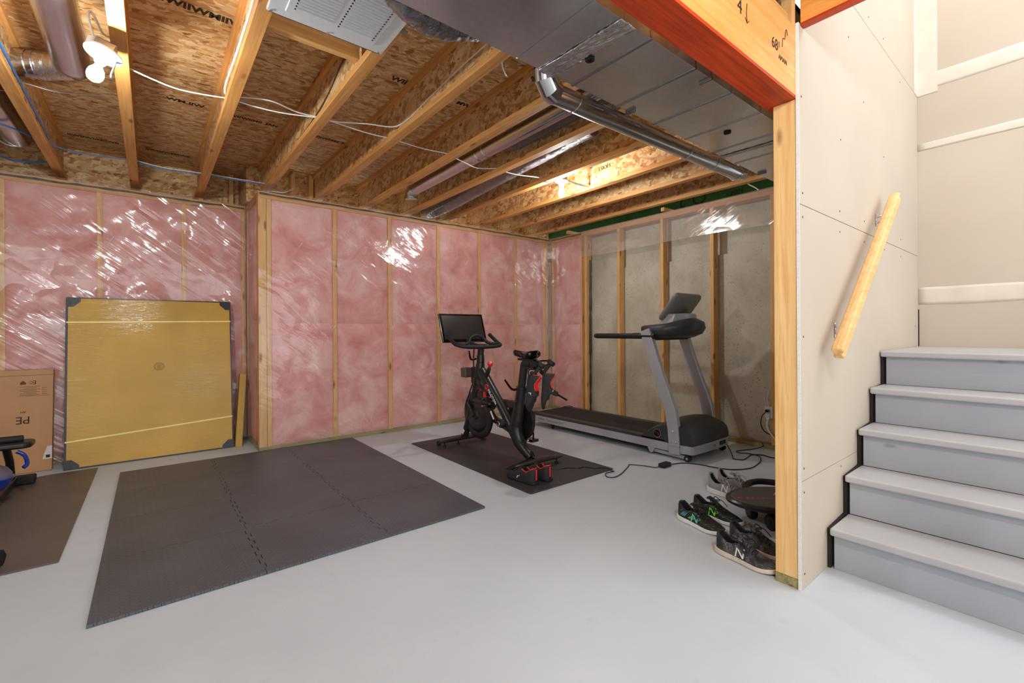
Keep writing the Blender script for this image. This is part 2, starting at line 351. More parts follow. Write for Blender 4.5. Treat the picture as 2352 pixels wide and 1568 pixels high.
ceil = thing('ceiling', None, None, kind='structure')
ys = [-2.8, -1.53, -.31, .91, 2.13, 3.35, 4.57, 5.6]
for a, b in zip(ys, ys[1:]):
    x1 = 4.95 if a > .8 else 2.1
    B().box(-3.2, x1, a+.002, b-.002, ZS, ZS+.02).make('subfloor_panel', 'osb_ceiling', ceil)
B().box(-3.2, 4.95, .9, 5.6, ZS+.021, ZS+.03).make('underlay', 'dark_gap', ceil)
B().box(-3.2, 2.1, -2.8, .9, ZS+.021, ZS+.03).make('underlay', 'dark_gap', ceil)
def stamp(body, size, x, y, ang=0, mat='ink', z=ZS-.001):
    text('ink_stamp', body, size, frame((x, y, z), (math.cos(ang), math.sin(ang), 0), (math.sin(ang), -math.cos(ang), 0)), mat, ceil)
for x in (-.37, .13): stamp('IIWIIWIIMIIWII', .05, x, 5.17)
for x in (.62, 1.21): stamp('IIWIIWIIMII  JAN', .05, x, 3.98)
stamp('MIIWIIWMIIWMII', .07, .23, 2.79); stamp('WIIM', .07, 1.3, 2.76); stamp('MWI', .06, 1.78, 2.77); stamp('WM IIW', .06, .20, 3.96)

def studs_z(x, y, z0, z1, parent, wx=.038, wy=.089, mat='lumber_z'):
    return B().box(x-wx/2, x+wx/2, y, y+wy, z0, z1).make('stud', mat, parent, bev=.002)
def batt(parent, p0, p1, z0, z1, nrm, depth=.085, bulge=.007, seed=0.0):
    p0 = Vector(p0+(0,)); p1 = Vector(p1+(0,)); nrm = Vector(nrm+(0,)); b = B()
    def fr(u, v):
        p = p0.lerp(p1, u); z = z0+(z1-z0)*v
        e = max(0, 1-abs(2*u-1)**6)*max(0, 1-abs(2*v-1)**24)
        d = bulge*e+(.011*noise.noise(Vector((p.x*3+seed, p.y*3, z*2.2)))+.006*noise.noise(Vector((p.x*9, p.y*9+seed, z*8))))*e-.014*(1-e)
        return p+nrm*(d-.004)+Vector((0, 0, z))
    nu, nv = 20, 36; b.grid(nu, nv, fr)
    bk = [p0-nrm*depth+Vector((0, 0, z0)), p1-nrm*depth+Vector((0, 0, z0)), p1-nrm*depth+Vector((0, 0, z1)), p0-nrm*depth+Vector((0, 0, z1))]
    b.bm.verts.ensure_lookup_table(); bv = [b.bm.verts.new(q) for q in bk]
    bd = lambda i, j: b.bm.verts[i*(nv+1)+j]
    b.bm.verts.ensure_lookup_table()
    b.bm.faces.new([bd(i, 0) for i in range(nu+1)]+[bv[1], bv[0]]); b.bm.faces.new([bd(i, nv) for i in range(nu, -1, -1)]+[bv[3], bv[2]])
    b.bm.faces.new([bd(0, j) for j in range(nv, -1, -1)]+[bv[0], bv[3]]); b.bm.faces.new([bd(nu, j) for j in range(nv+1)]+[bv[2], bv[1]]); b.bm.faces.new(bv)
    return b.make('insulation_batt', 'pink', parent, smooth=True)
# left wall
wl = thing('wall_left', None, None, kind='structure')
B().box(-3.2, .85, YL+.10, YL+.30, 0, 2.36).make('foundation', 'concrete', wl)
B().box(-3.2, .72, YL, YL+.089, 0, .038).make('bottom_plate', 'treated_x', wl)
B().box(-3.2, .755, YL, YL+.089, 2.30, 2.36).make('top_plate', 'lumber_x', wl)
B().box(-3.2, .74, 5.58, 5.60, 2.36, ZS).make('rim_board', 'osb_rim', wl)
xs = [-2.08, -1.50, -.917, -.341, .248, .735]
for x in xs: studs_z(x, YL, .038, 2.30, wl)
for i, (a, b) in enumerate(zip(xs, xs[1:])):
    batt(wl, (a+.019, YL), (b-.019, YL), .038, 1.205, (0, -1), seed=i*3.1); batt(wl, (a+.019, YL), (b-.019, YL), 1.205, 2.30, (0, -1), seed=i*5.7+9)
B().box(.735, .80, 5.08, 5.60, 2.365, ZS).make('rim_board', 'osb_rim', wl)
for x in (.40, .66): studs_z(x, 5.5, 2.36, ZS, wl, mat='lumber_z')
# main wall
wm = thing('wall_back', None, None, kind='structure')
B().box(.85, 4.6, YM+.12, YM+.3, 0, 2.36).make('foundation', 'concrete', wm)
B().box(.762, 4.37, YM, YM+.089, 0, .038).make('bottom_plate', 'treated_x', wm)
B().box(.762, 4.37, YM, YM+.089, 2.30, 2.36).make('top_plate', 'lumber_x', wm)
B().box(.80, 4.9, 5.10, 5.12, 2.36, ZS).make('rim_board', 'osb_rim', wm)
B().box(.762, .826, YM, YM+.089, .038, 2.30).make('stud', 'lumber_z', wm, bev=.002); B().box(.829, .866, YM+.001, YM+.089, .038, 2.30).make('stud', 'lumber_z', wm, bev=.002)
xs = [.848, 1.436, 2.011, 2.605, 3.179, 3.762, 4.262]
for x in xs[1:]: studs_z(x, YM, .038, 2.30, wm)
B().box(4.29, 4.335, YM, YM+.06, .038, 2.30).make('stud', 'lumber_z', wm, bev=.002)
for i, (a, b) in enumerate(zip(xs, xs[1:])):
    batt(wm, (a+.019, YM), (b-.019, YM), .038, 1.165, (0, -1), seed=i*4.1+50); batt(wm, (a+.019, YM), (b-.019, YM), 1.165, 2.30, (0, -1), seed=i*6.7+70)
for x in (1.14, 1.32, 2.8): studs_z(x, 5.0, 2.36, ZS, wm)
# return between left and main wall
wr = thing('wall_jog', None, None, kind='structure')
B().box(.845, .86, YM+.1, YL+.1, 0, 2.36).make('foundation', 'concrete', wr)
B().box(.762, .84, YM+.089, YL, 0, .038).make('bottom_plate', 'treated_y', wr); B().box(.762, .84, YM+.089, YL+.0, 2.30, 2.36).make('top_plate', 'lumber_y', wr)
B().box(.762, .84, YL-.05, YL-.012, .038, 2.30).make('stud', 'lumber_z', wr, bev=.002)
batt(wr, (.762, YM+.092), (.762, YL-.052), .038, 1.19, (-1, 0), depth=.075, seed=31); batt(wr, (.762, YM+.092), (.762, YL-.052), 1.19, 2.30, (-1, 0), depth=.075, seed=33)
# right return + bare framing + concrete
wq = thing('wall_right', None, None, kind='structure')
B().box(4.49, 4.62, .85, YM+.12, 0, 1.84).make('foundation', 'concrete', wq)
B().box(4.53, 4.62, .85, YM+.12, 1.84, 2.36).make('foundation_ledge', 'concrete', wq)
B().box(XR, XR+.089, .95, YM-.001, 0, .038).make('bottom_plate', 'treated_y', wq)
B().box(XR, XR+.089, .95, YM-.001, 2.30, 2.36).make('top_plate', 'lumber_y', wq)
for y in (4.045, 4.575): B().box(XR, XR+.089, y-.02, y+.02, .038, 2.30).make('stud', 'lumber_z', wq, bev=.002)
B().box(XR, XR+.089, 3.945, 3.983, .038, 2.30).make('stud', 'lumber_z', wq, bev=.002)
batt(wq, (XR, 4.067), (XR, 4.553), .038, 1.165, (-1, 0), seed=91); batt(wq, (XR, 4.067), (XR, 4.553), 1.165, 2.30, (-1, 0), seed=93)
for y in (3.44, 2.85, 2.285, 1.72, 1.15): B().box(XR, XR+.089, y-.019, y+.019, .038, 2.30).make('stud', 'lumber_z', wq, bev=.002)
gp = B().box(4.80, 4.83, .85, 5.1, 2.36, ZS).make('rim_insulation', 'green_foam', wq)
for y in (4.3, 2.85): B().box(4.40, 4.80, y-.02, y+.02, 2.39, 2.43).make('rim_block', 'lumber_x', wq)
rt = lambda o, ya=(0, .25, 1): frame(o, (0, -1, .12), (0, .12, 1))
text('rim_print', 'CO', .22, rt((4.798, 2.72, 2.54)), 'green_ink', wq); text('rim_print', 'OCK', .08, rt((4.798, 2.42, 2.60)), 'green_ink', wq); text('rim_print', 'NNIN', .07, rt((4.798, 2.25, 2.52)), 'green_ink', wq)

# drywall stair enclosure
ws = thing('wall_stair', None, None, kind='structure')
def dw(x0, x1, z0, z1): B().box(x0, x1, .718, .7295, z0+.0012, z1-.0012).make('drywall_sheet', 'drywall', ws)
dw(2.096, 4.298, 0, .449); dw(2.096, 4.298, .449, 1.60); B().prism([(2.096, 1.602), (4.298, 1.602), (4.298, 2.74), (2.15, 2.74), (2.15, 2.35), (2.096, 2.35)], 'y', .718, .7295).make('drywall_sheet', 'drywall', ws)
dw(2.15, 4.298, 2.742, 5.0)
for x, z in ((2.13, .06), (2.13, .40), (2.13, .50), (2.13, 1.05), (2.13, 1.55), (2.13, 1.65), (2.12, 2.05), (2.16, 2.45), (2.60, .42), (2.60, 1.55), (2.60, 1.65), (2.62, 2.0), (3.0, 1.55), (3.0, 1.66), (3.4, 1.55), (3.42, 1.66), (3.0, 2.30), (2.75, 2.55), (3.4, 2.1), (3.8, 1.55), (3.8, 1.66), (3.4, 2.80), (3.1, 2.80), (3.8, 2.68), (4.2, 1.1)):
    B().cyl((x, .7182, z), (x, .7172, z), .0045, 8).make('screw_head', 'ink', ws)
B().box(2.0945, 2.0965, .7175, .7297, 0, 2.35).make('gypsum_edge', 'gypsum', ws)
B().box(2.20, 4.3, .7305, .735, .04, 5.0).make('paper_backing', 'dark_gap', ws)
B().box(2.196, 4.36, .735, .82, 0, .038).make('bottom_plate', 'treated_x', ws)
for x in (2.6, 3.0, 3.4, 3.8, 4.2): B().box(x-.019, x+.019, .736, .82, .038, 2.7).make('stud', 'lumber_z', ws)
we = thing('wall_landing', None, None, kind='structure')
for a, b in ((0, 1.31), (1.312, 2.348), (2.35, 2.83), (2.832, 5.0)): B().box(4.30, 4.312, -2.2, .7295, a, b).make('drywall_sheet', 'drywall', we)
B().box(4.3125, 4.36, -2.2, .8, 0, 5.0).make('wall_backing', 'dark_gap', we)
def band(z0, z1, y0=-2.2, y1=.717, nm='joint_compound'):
    b = B(); n = 60
    def fn(u, v):
        y = y0+(y1-y0)*u; e = .012*noise.noise(Vector((y*3, v*9+z0, 0)))
        return (4.2995-.0018*math.sin(math.pi*v), y, z0+(z1-z0)*v+(e if v in (0, 1) else 0))
    b.grid(n, 6, fn); return b.make(nm, 'mud', we, smooth=True, solid=.0012)
band(1.255, 1.375); band(2.35, 2.40); band(2.775, 2.88)
B().box(4.2965, 4.2998, .61, .7175, 2.74, 5.0).make('corner_compound', 'mud', we); B().box(4.20, 4.2998, .7155, .7178, 2.74, 5.0).make('corner_compound', 'mud', we)
B().box(4.2935, 4.2997, .7125, .7177, .96, 1.22).make('corner_gap', 'dark_gap', we)

# staircase
st = thing('staircase', 'grey painted wooden stairs with five steps rising to a landing beside the drywall', 'stairs', (2.4, .2, 0))
for k in range(5):
    x = 2.371+.225*k; zt = .191*(k+1); x1 = (x+.262) if k < 4 else 4.296
    B().box(x, x1, -2.0, .700+.003*k, zt-.034, zt).make('tread' if k < 4 else 'landing', 'tread', st, bev=.009, seg=3)
    B().box(x+.036, x+.055, -2.0, .692, zt-.191+.001, zt-.0345).make('riser', 'stair', st)
gp_ = []
for k in range(5): gp_ += [(2.371+.225*k+.030, .191*k+.001), (2.371+.225*k+.030, .191*(k+1)-.012)]
B().prism(gp_+[(4.29, .94), (4.29, .001)], 'y', .7045, .7165).make('riser_gap_shade', 'dark_gap', st)  # dark strip painted as the shade in the gap beside the risers

# left side and unseen room shell (left), far from the frame
wx = B().box(-3.3, -3.2, -2.8, 5.6, 0, ZS).make('wall_far', 'concrete'); tag(wx, None, kind='structure')

# ================= JOISTS =================
def make_joist(k, label, x1=None, y0=-2.8, y1=5.57):
    t = thing('ceiling_joist', label, 'joist', (-.08+.4885*k-.031, 0, ZJ), 'exposed ceiling joists')
    x = -.08+.4885*k; xa = x-.062
    B().box(xa, x, y0, y1, ZJ, ZJ+.038).make('bottom_flange', 'lumber_y', t, bev=.002)
    B().box(xa, x, y0, y1, ZS-.039, ZS-.001).make('top_flange', 'lumber_y', t)
    B().box(x-.036, x-.026, y0, y1, ZJ+.038, ZS-.039).make('web', 'osb_web', t)
    return t
JL = {-2: 'engineered wood joist at the far left ceiling, left of the crossing blue cables', -1: 'engineered joist with a blue cable on it, left of the left bare bulb',
 0: 'engineered joist that the left bare bulb fixture hangs against', 1: 'engineered joist with white cable stapled to it, left of the white vented panel',
 2: 'engineered joist under the right edge of the white vented panel', 3: 'engineered joist with a drooping white cable on its web, right of the white panel',
 4: 'engineered joist just left of the round metal duct over the exercise bike', 5: 'engineered joist between the round metal duct bay and the grey flexible duct bay',
 6: 'engineered joist left of the small bare bulb over the treadmill', 7: 'engineered joist just right of the small bare bulb over the treadmill',
 8: 'engineered joist second from the concrete wall', 9: 'engineered joist nearest the concrete wall, beside green rim insulation'}
JO = {}
for k in range(-2, 10):
    if k == 6: JL[6] = 'engineered joist with the small bare bulb hung on its right side'
    JO[k] = make_joist(k, JL[k], y0=(-2.8 if k <= 4 else .86), y1=5.57 if k <= 1 else 5.09)
text('web_print', 'I-JOIST', .05, frame((3.34-.04, 2.75, 2.60), (0, 1, 0), (0, 0, -1)), 'ink_soft', JO[7])
text('web_print', '14-06-09 CE', .045, frame((3.34-.04, 3.35, 2.60), (0, 1, 0), (0, 0, -1)), 'ink_soft', JO[7])
bk = B().box(.412, .839, 2.285, 2.325, 2.47, ZS-.002).make('blocking_board', 'lumber_x', bev=.002); tag(bk, 'short lumber block between two joists behind the white vented panel', 'board')

# ================= BEAM, POST, HEADER =================
bt = thing('support_beam', 'orange laminated main beam, its shade painted red-orange underneath, resting on the post', 'beam', (0, .79, 2.04))
B().box(-3.1, 2.19, .730, .849, 2.052, 2.335).make('beam_body', 'beam_face', bt)
B().box(-3.1, 2.19, .7305, .8485, 2.04, 2.052).make('underside_shade', 'beam_bottom', bt)  # thin strip carrying the underside's painted shade
text('pencil_note', '4', .07, frame((1.60, .7295, 2.20), (1, 0, 0), (0, 0, 1)), 'ink', bt); text('pencil_note', '68\u00b9', .06, frame((1.90, .7295, 2.185), (1, 0, 0), (0, 0, 1)), 'ink', bt); text('pencil_note', 'AMAN', .028, frame((1.965, .7295, 2.15), (1, 0, 0), (0, 0, 1)), 'ink', bt)
B().tube([(1.655, .729, 2.235), (1.65, .729, 2.20), (1.655, .729, 2.165), (1.64, .729, 2.18), (1.655, .729, 2.165), (1.67, .729, 2.18)], .0012, 5).make('pencil_note', 'ink', bt)
B().tube([(1.96, .729, 2.20), (1.965, .729, 2.235), (1.985, .729, 2.24), (1.99, .729, 2.265), (2.0, .729, 2.285), (2.012, .729, 2.265)], .0012, 5, sm=4).make('pencil_note', 'ink', bt)
po = thing('support_post', 'pale pine post at the drywall edge carrying the orange beam', 'post', (2.14, .775, 0))
B().box(2.10, 2.188, .7305, .8195, .040, 2.04).make('post_body', 'post_wood', po, bev=.003)
B().box(2.101, 2.188, .7305, .8195, 0, .039).make('treated_plate', 'treated_x', po)
hd = thing('stair_header', 'orange header board crossing above the stair opening toward the camera', 'beam', (2.15, 0, 2.34))
B().box(2.112, 2.150, -2.2, .716, 2.352, 2.71).make('header_body', 'beam_face_y', hd); B().box(2.1125, 2.1495, -2.2, .716, 2.342, 2.3515).make('underside_shade', 'beam_bottom_shade_y', hd)  # lower strip carries the painted shade of the header underside
B().box(2.1105, 2.112, .43, .433, 2.352, 2.70).make('board_joint', 'ink', hd)
sb = B().box(2.06, 2.098, .731, .77, 2.336, ZS-.002).make('cripple_stud', 'lumber_z'); tag(sb, 'short pale stud above the end of the orange beam beside the header', 'stud')
pb = B().box(-3.1, 2.05, .74, .84, 2.337, 2.375).make('beam_plate', 'lumber_x'); tag(pb, 'grey wood plate lying on top of the orange beam', 'board')

# ================= DUCTS =================
du = thing('supply_duct', 'large rectangular galvanised metal duct running along the orange beam', 'duct', (1.5, 1.23, 2.2))
for a, b in ((-2.6, .55), (.552, 1.178), (1.18, 1.34), (1.342, 1.506), (1.508, 1.826), (1.828, 2.142), (2.144, 2.459), (2.461, 2.779), (2.781, 2.898), (2.90, 3.077), (3.079, 3.95)):
    B().box(a, b, 1.02, 1.438, 2.2, 2.42).make('duct_section', 'galv', du, bev=.002)
for x in (.551, 1.507, 1.827, 2.143, 2.46, 2.78, 3.078): B().box(x-.006, x+.006, 1.018, 1.440, 2.1955, 2.423).make('drive_cleat', 'galv_pipe', du)
def foilband(x, x1):
    b = B(); b.grid(8, 50, lambda u, v: (x+(x1-x)*u+.02*(v-.5)*-1, 1.016+.426*v, 2.197-.004*noise.noise(Vector((u*4, v*26, x)))-.0015)); return b.make('foil_tape', 'foil', du, smooth=True, solid=.001)
foilband(1.31, 1.40); foilband(2.885, 2.925)
for x, y in ((1.419, 1.253), (2.556, 1.238)): B().cyl((x, y, 2.199), (x, y, 2.192), .020, 20).make('hole_plug', 'rubber', du, bev=.002); B().cyl((x, y, 2.192), (x, y, 2.188), .008, 12).make('hole_plug', 'black_gloss', du)
for x, y in ((1.918, 1.425), (1.941, 1.035), (3.40, 1.40)):
    B().box(x-.006, x+.006, y-.03, y+.03, 2.185, 2.199).make('hanger_clip', 'galv_zinc', du, bev=.001); B().cyl((x, y+(.026 if y > 1.2 else -.026), 2.19), (x, y+(.026 if y > 1.2 else -.026), 2.43), .003, 6).make('hanger_rod', 'galv_zinc', du)
pp = thing('branch_duct', 'slim round metal duct with an elbow hugging the left edge of the large duct', 'duct', (2.2, 1.53, 2.2))
B().cyl((1.40, 1.505, 2.34), (1.40, 1.505, 2.262), .052, 28).make('collar', 'galv_pipe', pp, smooth=True)
B().tube([(1.40, 1.507, 2.262), (1.405, 1.51, 2.225), (1.44, 1.52, 2.195), (1.48, 1.528, 2.19)], .051, 28).make('elbow', 'galv_pipe', pp, smooth=True, split=12)
B().cyl((1.48, 1.528, 2.19), (3.30, 1.53, 2.206), .047, 32).make('pipe', 'galv_pipe', pp, smooth=True)
B().tube([(3.30, 1.53, 2.206), (3.36, 1.53, 2.215), (3.39, 1.53, 2.26), (3.39, 1.53, 2.34)], .046, 28).make('elbow', 'galv_pipe', pp, smooth=True, split=12)
for x in (1.49, 1.62, 2.62, 2.95, 3.29): B().tube([(x+.01*math.sin(a), 1.529+.0485*math.cos(a), 2.192+.008*(x-1.5)/1.8+.0485*math.sin(a)) for a in [i*math.pi/14 for i in range(28)]], .002, 6, close=True).make('seam_band', 'foil', pp)
B().cyl((1.375, 1.551, 2.235), (1.37, 1.560, 2.232), .012, 16).make('hole_plug', 'rubber', pp)
B().box(1.35, 1.45, 1.438, 1.51, 2.27, 2.40).make('takeoff_box', 'galv', pp)
# round duct between joists 4/5
p2 = thing('round_duct', 'straight round metal duct between joists above the exercise bike', 'duct', (2.11, 3, 2.53))
B().cyl((2.11, 1.46, 2.535), (2.11, 4.22, 2.535), .062, 28).make('pipe', 'galv_pipe', p2, smooth=True)
for y in (2.95, 3.05, 4.22): B().tube([(2.11+.064*math.cos(a), y, 2.535+.064*math.sin(a)) for a in [i*math.pi/12 for i in range(24)]], .003, 6, close=True).make('seam_band', 'galv', p2)
B().tube([(2.11, 4.22, 2.535), (2.11, 4.27, 2.53), (2.115, 4.31, 2.50), (2.12, 4.32, 2.455)], [.062, .063, .066, .068], 28, sm=2).make('elbow', 'foil', p2, smooth=True)
def crk(b, amp, fr): crinkle(b, amp, fr); return b
def crinkle(b, amp, fr):
    b.bm.normal_update()
    for v in b.bm.verts: v.co += v.normal*(amp*noise.noise(v.co*fr)+amp*.5*noise.noise(v.co*fr*2.3))
f1 = crk(B().tube([(2.25, 1.46, 2.57), (2.235, 2.0, 2.56), (2.237, 2.6, 2.555), (2.237, 2.78, 2.56), (2.233, 2.90, 2.60)], [.058, .058, .058, .056, .03], 36, sm=40), .004, 30).make('flexible_duct', 'flex_black', smooth=True)
tag(f1, 'black wrapped flexible duct lying beside the straight metal duct, ending mid bay', 'duct')
f2 = crk(B().tube([(2.62, 2.3, 2.63), (2.60, 2.9, 2.59), (2.56, 3.6, 2.53), (2.58, 4.2, 2.50), (2.60, 4.75, 2.49), (2.60, 4.95, 2.52)], [.075, .08, .082, .08, .07, .05], 36, sm=40), .004, 26).make('flexible_duct', 'flex_grey', smooth=True)
tag(f2, 'grey flexible duct sagging in the bay next to the small bare bulb side', 'duct')
b = B(); P0 = [(.66, 1.48, 2.375), (.72, 1.53, 2.355), (.81, 1.57, 2.342), (.90, 1.58, 2.342), (.98, 1.56, 2.348), (1.06, 1.54, 2.365), (1.15, 1.52, 2.46)]
b.tube(P0, [.07, .088, .092, .088, .080, .07, .05], 48, sm=16); crinkle(b, .010, 26)
f3 = b.make('flexible_duct', 'flex_black', smooth=True); tag(f3, 'shiny crinkled black flexible duct between the white vented panel and the large duct', 'duct')
rd = thing('stack_duct', 'oval metal duct running beside the left bare bulb', 'duct', (-.36, 2, 2.5))
def oval(y, cx=-.335, hw=.083, z0=2.50, z1=2.64):
    pts = []
    r = (z1-z0)/2
    for i in range(24):
        a = 2*math.pi*i/24; pts.append((cx+(hw-r)*(1 if math.cos(a) > 0 else -1)+r*math.cos(a), y, (z0+z1)/2+r*math.sin(a)))
    return pts
B().rings([oval(-.8), oval(3.45), oval(3.52, -.337, .080, 2.515, 2.645), oval(3.60, -.34, .06, 2.54, 2.645)]).make('pipe', 'galv_pipe', rd, smooth=True)
B().tube([(-.34, 3.56, 2.60), (-.42, 3.62, 2.60), (-.48, 3.66, 2.595)], .075, 26, sm=3).make('elbow', 'foil', rd, smooth=True)
B().cyl((-.47, 3.655, 2.595), (-.705, 3.731, 2.59), .072, 26).make('side_pipe', 'galv_pipe', rd, smooth=True)
for t_ in (.05, .12, .42, .49): 
    c_ = Vector((-.47, 3.655, 2.595)).lerp(Vector((-.92, 3.80, 2.585)), t_); ax = Vector((-.45, .145, -.01)).normalized(); a1 = ax.cross(Vector((0, 0, 1))).normalized(); a2 = ax.cross(a1)
    B().tube([c_+a1*.074*math.cos(i*math.pi/12)+a2*.074*math.sin(i*math.pi/12) for i in range(24)], .003, 6, close=True).make('seam_band', 'galv', rd)
r2 = thing('riser_duct', 'large dull round duct at the left edge above the pink wall', 'duct', (-.95, 4.3, 2.56))
B().tube([(-.80, 2.6, 2.57), (-.80, 3.6, 2.57), (-.78, 4.6, 2.565), (-.78, 4.95, 2.56)], .085, 26, sm=4).make('pipe', 'galv_pipe', r2, smooth=True)
B().tube([(-.80+.087*math.cos(i*math.pi/12), 4.93, 2.56+.087*math.sin(i*math.pi/12)) for i in range(24)], .004, 6, close=True).make('seam_band', 'galv', r2)

# ================= VENTED PANEL =================
vp = thing('vented_panel', 'white metal panel with louvre slots screwed under the joists', 'panel', (.63, 1.8, 2.40))
X0, X1, Y0, Y1 = .378, .872, 1.46, 2.09
B().box(X0, X1, Y0, Y1, 2.412, 2.428).make('panel_tray', 'white_metal', vp, bev=.004)
B().box(X0+.06, X1-.06, Y0+.03, Y1-.05, 2.405, 2.413).make('raised_field', 'white_metal', vp, bev=.004, seg=3)
b = B()
for bx in (.47, .645):
    for i in range(26):
        y = 1.50+i*.0195
        b.box(bx, bx+.145, y, y+.005, 2.4015, 2.4055)
b.make('louvres', 'white_metal', vp, kind='stuff')
b = B()
for bx in (.468, .642, .792):
    for i in range(26): b.box(bx-.003, bx+.003, 1.506+i*.0195, 1.514+i*.0195, 2.4035, 2.4056)
b.make('slot_row', 'rubber', vp, kind='stuff')
B().box(X0+.01, X1-.01, Y1, Y1+.012, 2.418, 2.43).make('pink_edge', 'red_dark' if 0 else 'smoke_brown', vp)
for x, y in ((X0+.015, Y1-.01), (.62, Y1-.008), (X1-.02, Y1-.01), (X1-.02, 1.75), (X1-.10, 1.85)): B().cyl((x, y, 2.413), (x, y, 2.408), .006, 12).make('screw', 'chrome', vp)
B().box(X1-.002, X1+.03, 1.86, 1.885, 2.414, 2.418).make('clip', 'galv_zinc', vp)

# ================= LAMPS =================
def bulb_prof(r=.030): 
    return [(.013, .0), (.0135, .018), (.018, .03), (.027, .045), (r, .062), (r*.97, .075), (r*.8, .088), (r*.45, .096), (.001, .099)]
la = thing('bulb_fixture', 'bare bulb in a tilted white lampholder hanging beside the left ceiling joist', 'lamp', mat=Matrix.Translation((-.163, 2.74, 2.335)) @ Matrix.Rotation(math.radians(14), 4, 'Y') @ Matrix.Rotation(math.radians(-8), 4, 'X'))
def lampparts(t, rp=.062, glow='bulb'):
    fl_ = Matrix.Rotation(math.pi, 4, 'X')
    B().lathe([(rp*.9, .012), (rp, .008), (rp, .0), (rp*.75, -.006), (.034, -.012), (.026, -.022), (.022, -.040), (.020, -.044)], (0, 0, 0), 32).make('lampholder', 'white_plastic', t, smooth=True, local=True)
    b = B(); b.lathe(bulb_prof(), (0, 0, -.042), 28, fl_); b.make('bulb', glow, t, smooth=True, local=True)
    B().box(-.038, .038, -.038, .038, .013, .055).make('junction_box', 'galv_zinc', t, local=True, bev=.006)
lampparts(la, .068)
B().cyl((-.05, 0, .012), (-.05, 0, .055), .017, 18).make('cable_clamp', 'white_plastic', la, local=True)
B().box(.045, .05, -.01, .01, -.085, .0).make('pull_arm', 'white_plastic', la, local=True, bev=.002)
lb = thing('bulb_fixture', 'small bare bulb in a round lampholder in the bay above the treadmill', 'lamp', (2.925, 2.93, 2.435))
lampparts(lb, .057, 'bulb_small')
B().tube([(-.07, -.02, -.005), (-.12, .03, -.02), (-.17, .05, -.02)], .004, 6).make('bracket_wire', 'galv_zinc', lb, local=True); B().box(.05, .40, -.01, .01, .018, .028).make('mounting_strap', 'galv_zinc', lb, local=True)

# ================= CABLES =================
def cable(label, pts, mat='white_cable', r=.0042, name='ceiling_cable', cat='cable', sm=6, grp=None, flat=1.0):
    o = B().tube(pts, r, 8, sm=sm, flat=flat).make(name, mat, smooth=True); return tag(o, label, cat, grp)
cable('white cable drooping from the left bulb joist to the next joist', [(-.112, 3.09, 2.47), (.004, 3.144, 2.465), (.118, 3.183, 2.463), (.237, 3.173, 2.465), (.380, 3.14, 2.47)], flat=.6, r=.006)
cable('white cable stapled along the joist left of the white vented panel', [(.340, 1.0, 2.474), (.343, 2.161, 2.474), (.343, 2.367, 2.476), (.34, 2.616, 2.472), (.335, 2.98, 2.474), (.345, 3.10, 2.474)], flat=.6, r=.006)
cable('white cable looping high to the joist under the white vented panel', [(.38, 3.12, 2.475), (.561, 3.033, 2.475), (.727, 3.074, 2.47), (.868, 3.058, 2.47)])
cable('white cable hanging low to the joist under the white vented panel', [(.38, 3.14, 2.468), (.50, 3.14, 2.462), (.656, 3.12, 2.46), (.868, 3.055, 2.466)])
cable('white cable clipped in waves along the joist right of the vented panel', [(.868, 3.06, 2.47), (.95, 3.05, 2.465), (1.132, 2.964, 2.47), (1.30, 2.90, 2.475), (1.349, 2.75, 2.50), (1.349, 2.55, 2.52), (1.349, 2.38, 2.53), (1.349, 2.1, 2.545), (1.349, 1.8, 2.55)])
cable('white cable crossing the bay right of the vented panel', [(.868, 3.065, 2.472), (1.171, 3.08, 2.462), (1.358, 3.08, 2.47)])
cable('white cable crossing the bay left of the metal duct over the bike', [(1.358, 3.085, 2.472), (1.60, 3.09, 2.464), (1.845, 3.07, 2.47)])
cable('white cable slung under the metal duct over the bike', [(1.845, 3.09, 2.468), (2.0, 3.12, 2.458), (2.16, 3.154, 2.455), (2.325, 3.08, 2.468)])
cable('white cable stub crossing below the grey flexible duct', [(2.333, 3.10, 2.468), (2.5, 3.08, 2.455), (2.735, 3.05, 2.47), (2.81, 3.05, 2.472)])
cable('bundled blue and white data cable crossing left of the left bulb joist', [(-.60, 4.66, 2.47), (-.448, 4.768, 2.462), (-.112, 4.74, 2.47)], 'blue_cable')
cable('bundled blue data cable sagging right of the left bulb joist', [(-.112, 4.74, 2.47), (.02, 4.79, 2.462), (.136, 4.80, 2.46), (.380, 4.785, 2.47)], 'blue_cable')
cable('pale data cable sagging right of the left bulb joist', [(-.112, 4.73, 2.475), (.02, 4.77, 2.468), (.136, 4.78, 2.467), (.380, 4.77, 2.475)], 'white_cable', r=.003)
cable('blue data cable reaching the joist over the pink wall corner', [(.380, 4.785, 2.47), (.644, 4.75, 2.462), (.868, 4.76, 2.47)], 'blue_cable')
cable('pale data cable reaching the joist over the pink wall corner', [(.380, 4.77, 2.475), (.644, 4.735, 2.468), (.868, 4.75, 2.475)], 'white_cable', r=.003)
cable('blue water line crossing the bay at the left edge', [(-1.08, 4.3, 2.47), (-.90, 4.36, 2.468), (-.722, 4.487, 2.468), (-.60, 4.68, 2.47)], 'blue_cable', r=.006)
cable('thick blue line bowing under the far left duct near the pink wall', [(-1.08, 5.16, 2.47), (-.923, 5.236, 2.468), (-.835, 5.33, 2.47), (-.62, 5.2, 2.475)], 'blue_cable', r=.007)
cable('blue line running along the joist at the left edge', [(-.562, 2.6, 2.474), (-.560, 3.175, 2.474), (-.562, 3.36, 2.474), (-.562, 3.85, 2.474), (-.565, 4.6, 2.474)], 'blue_cable', r=.006)
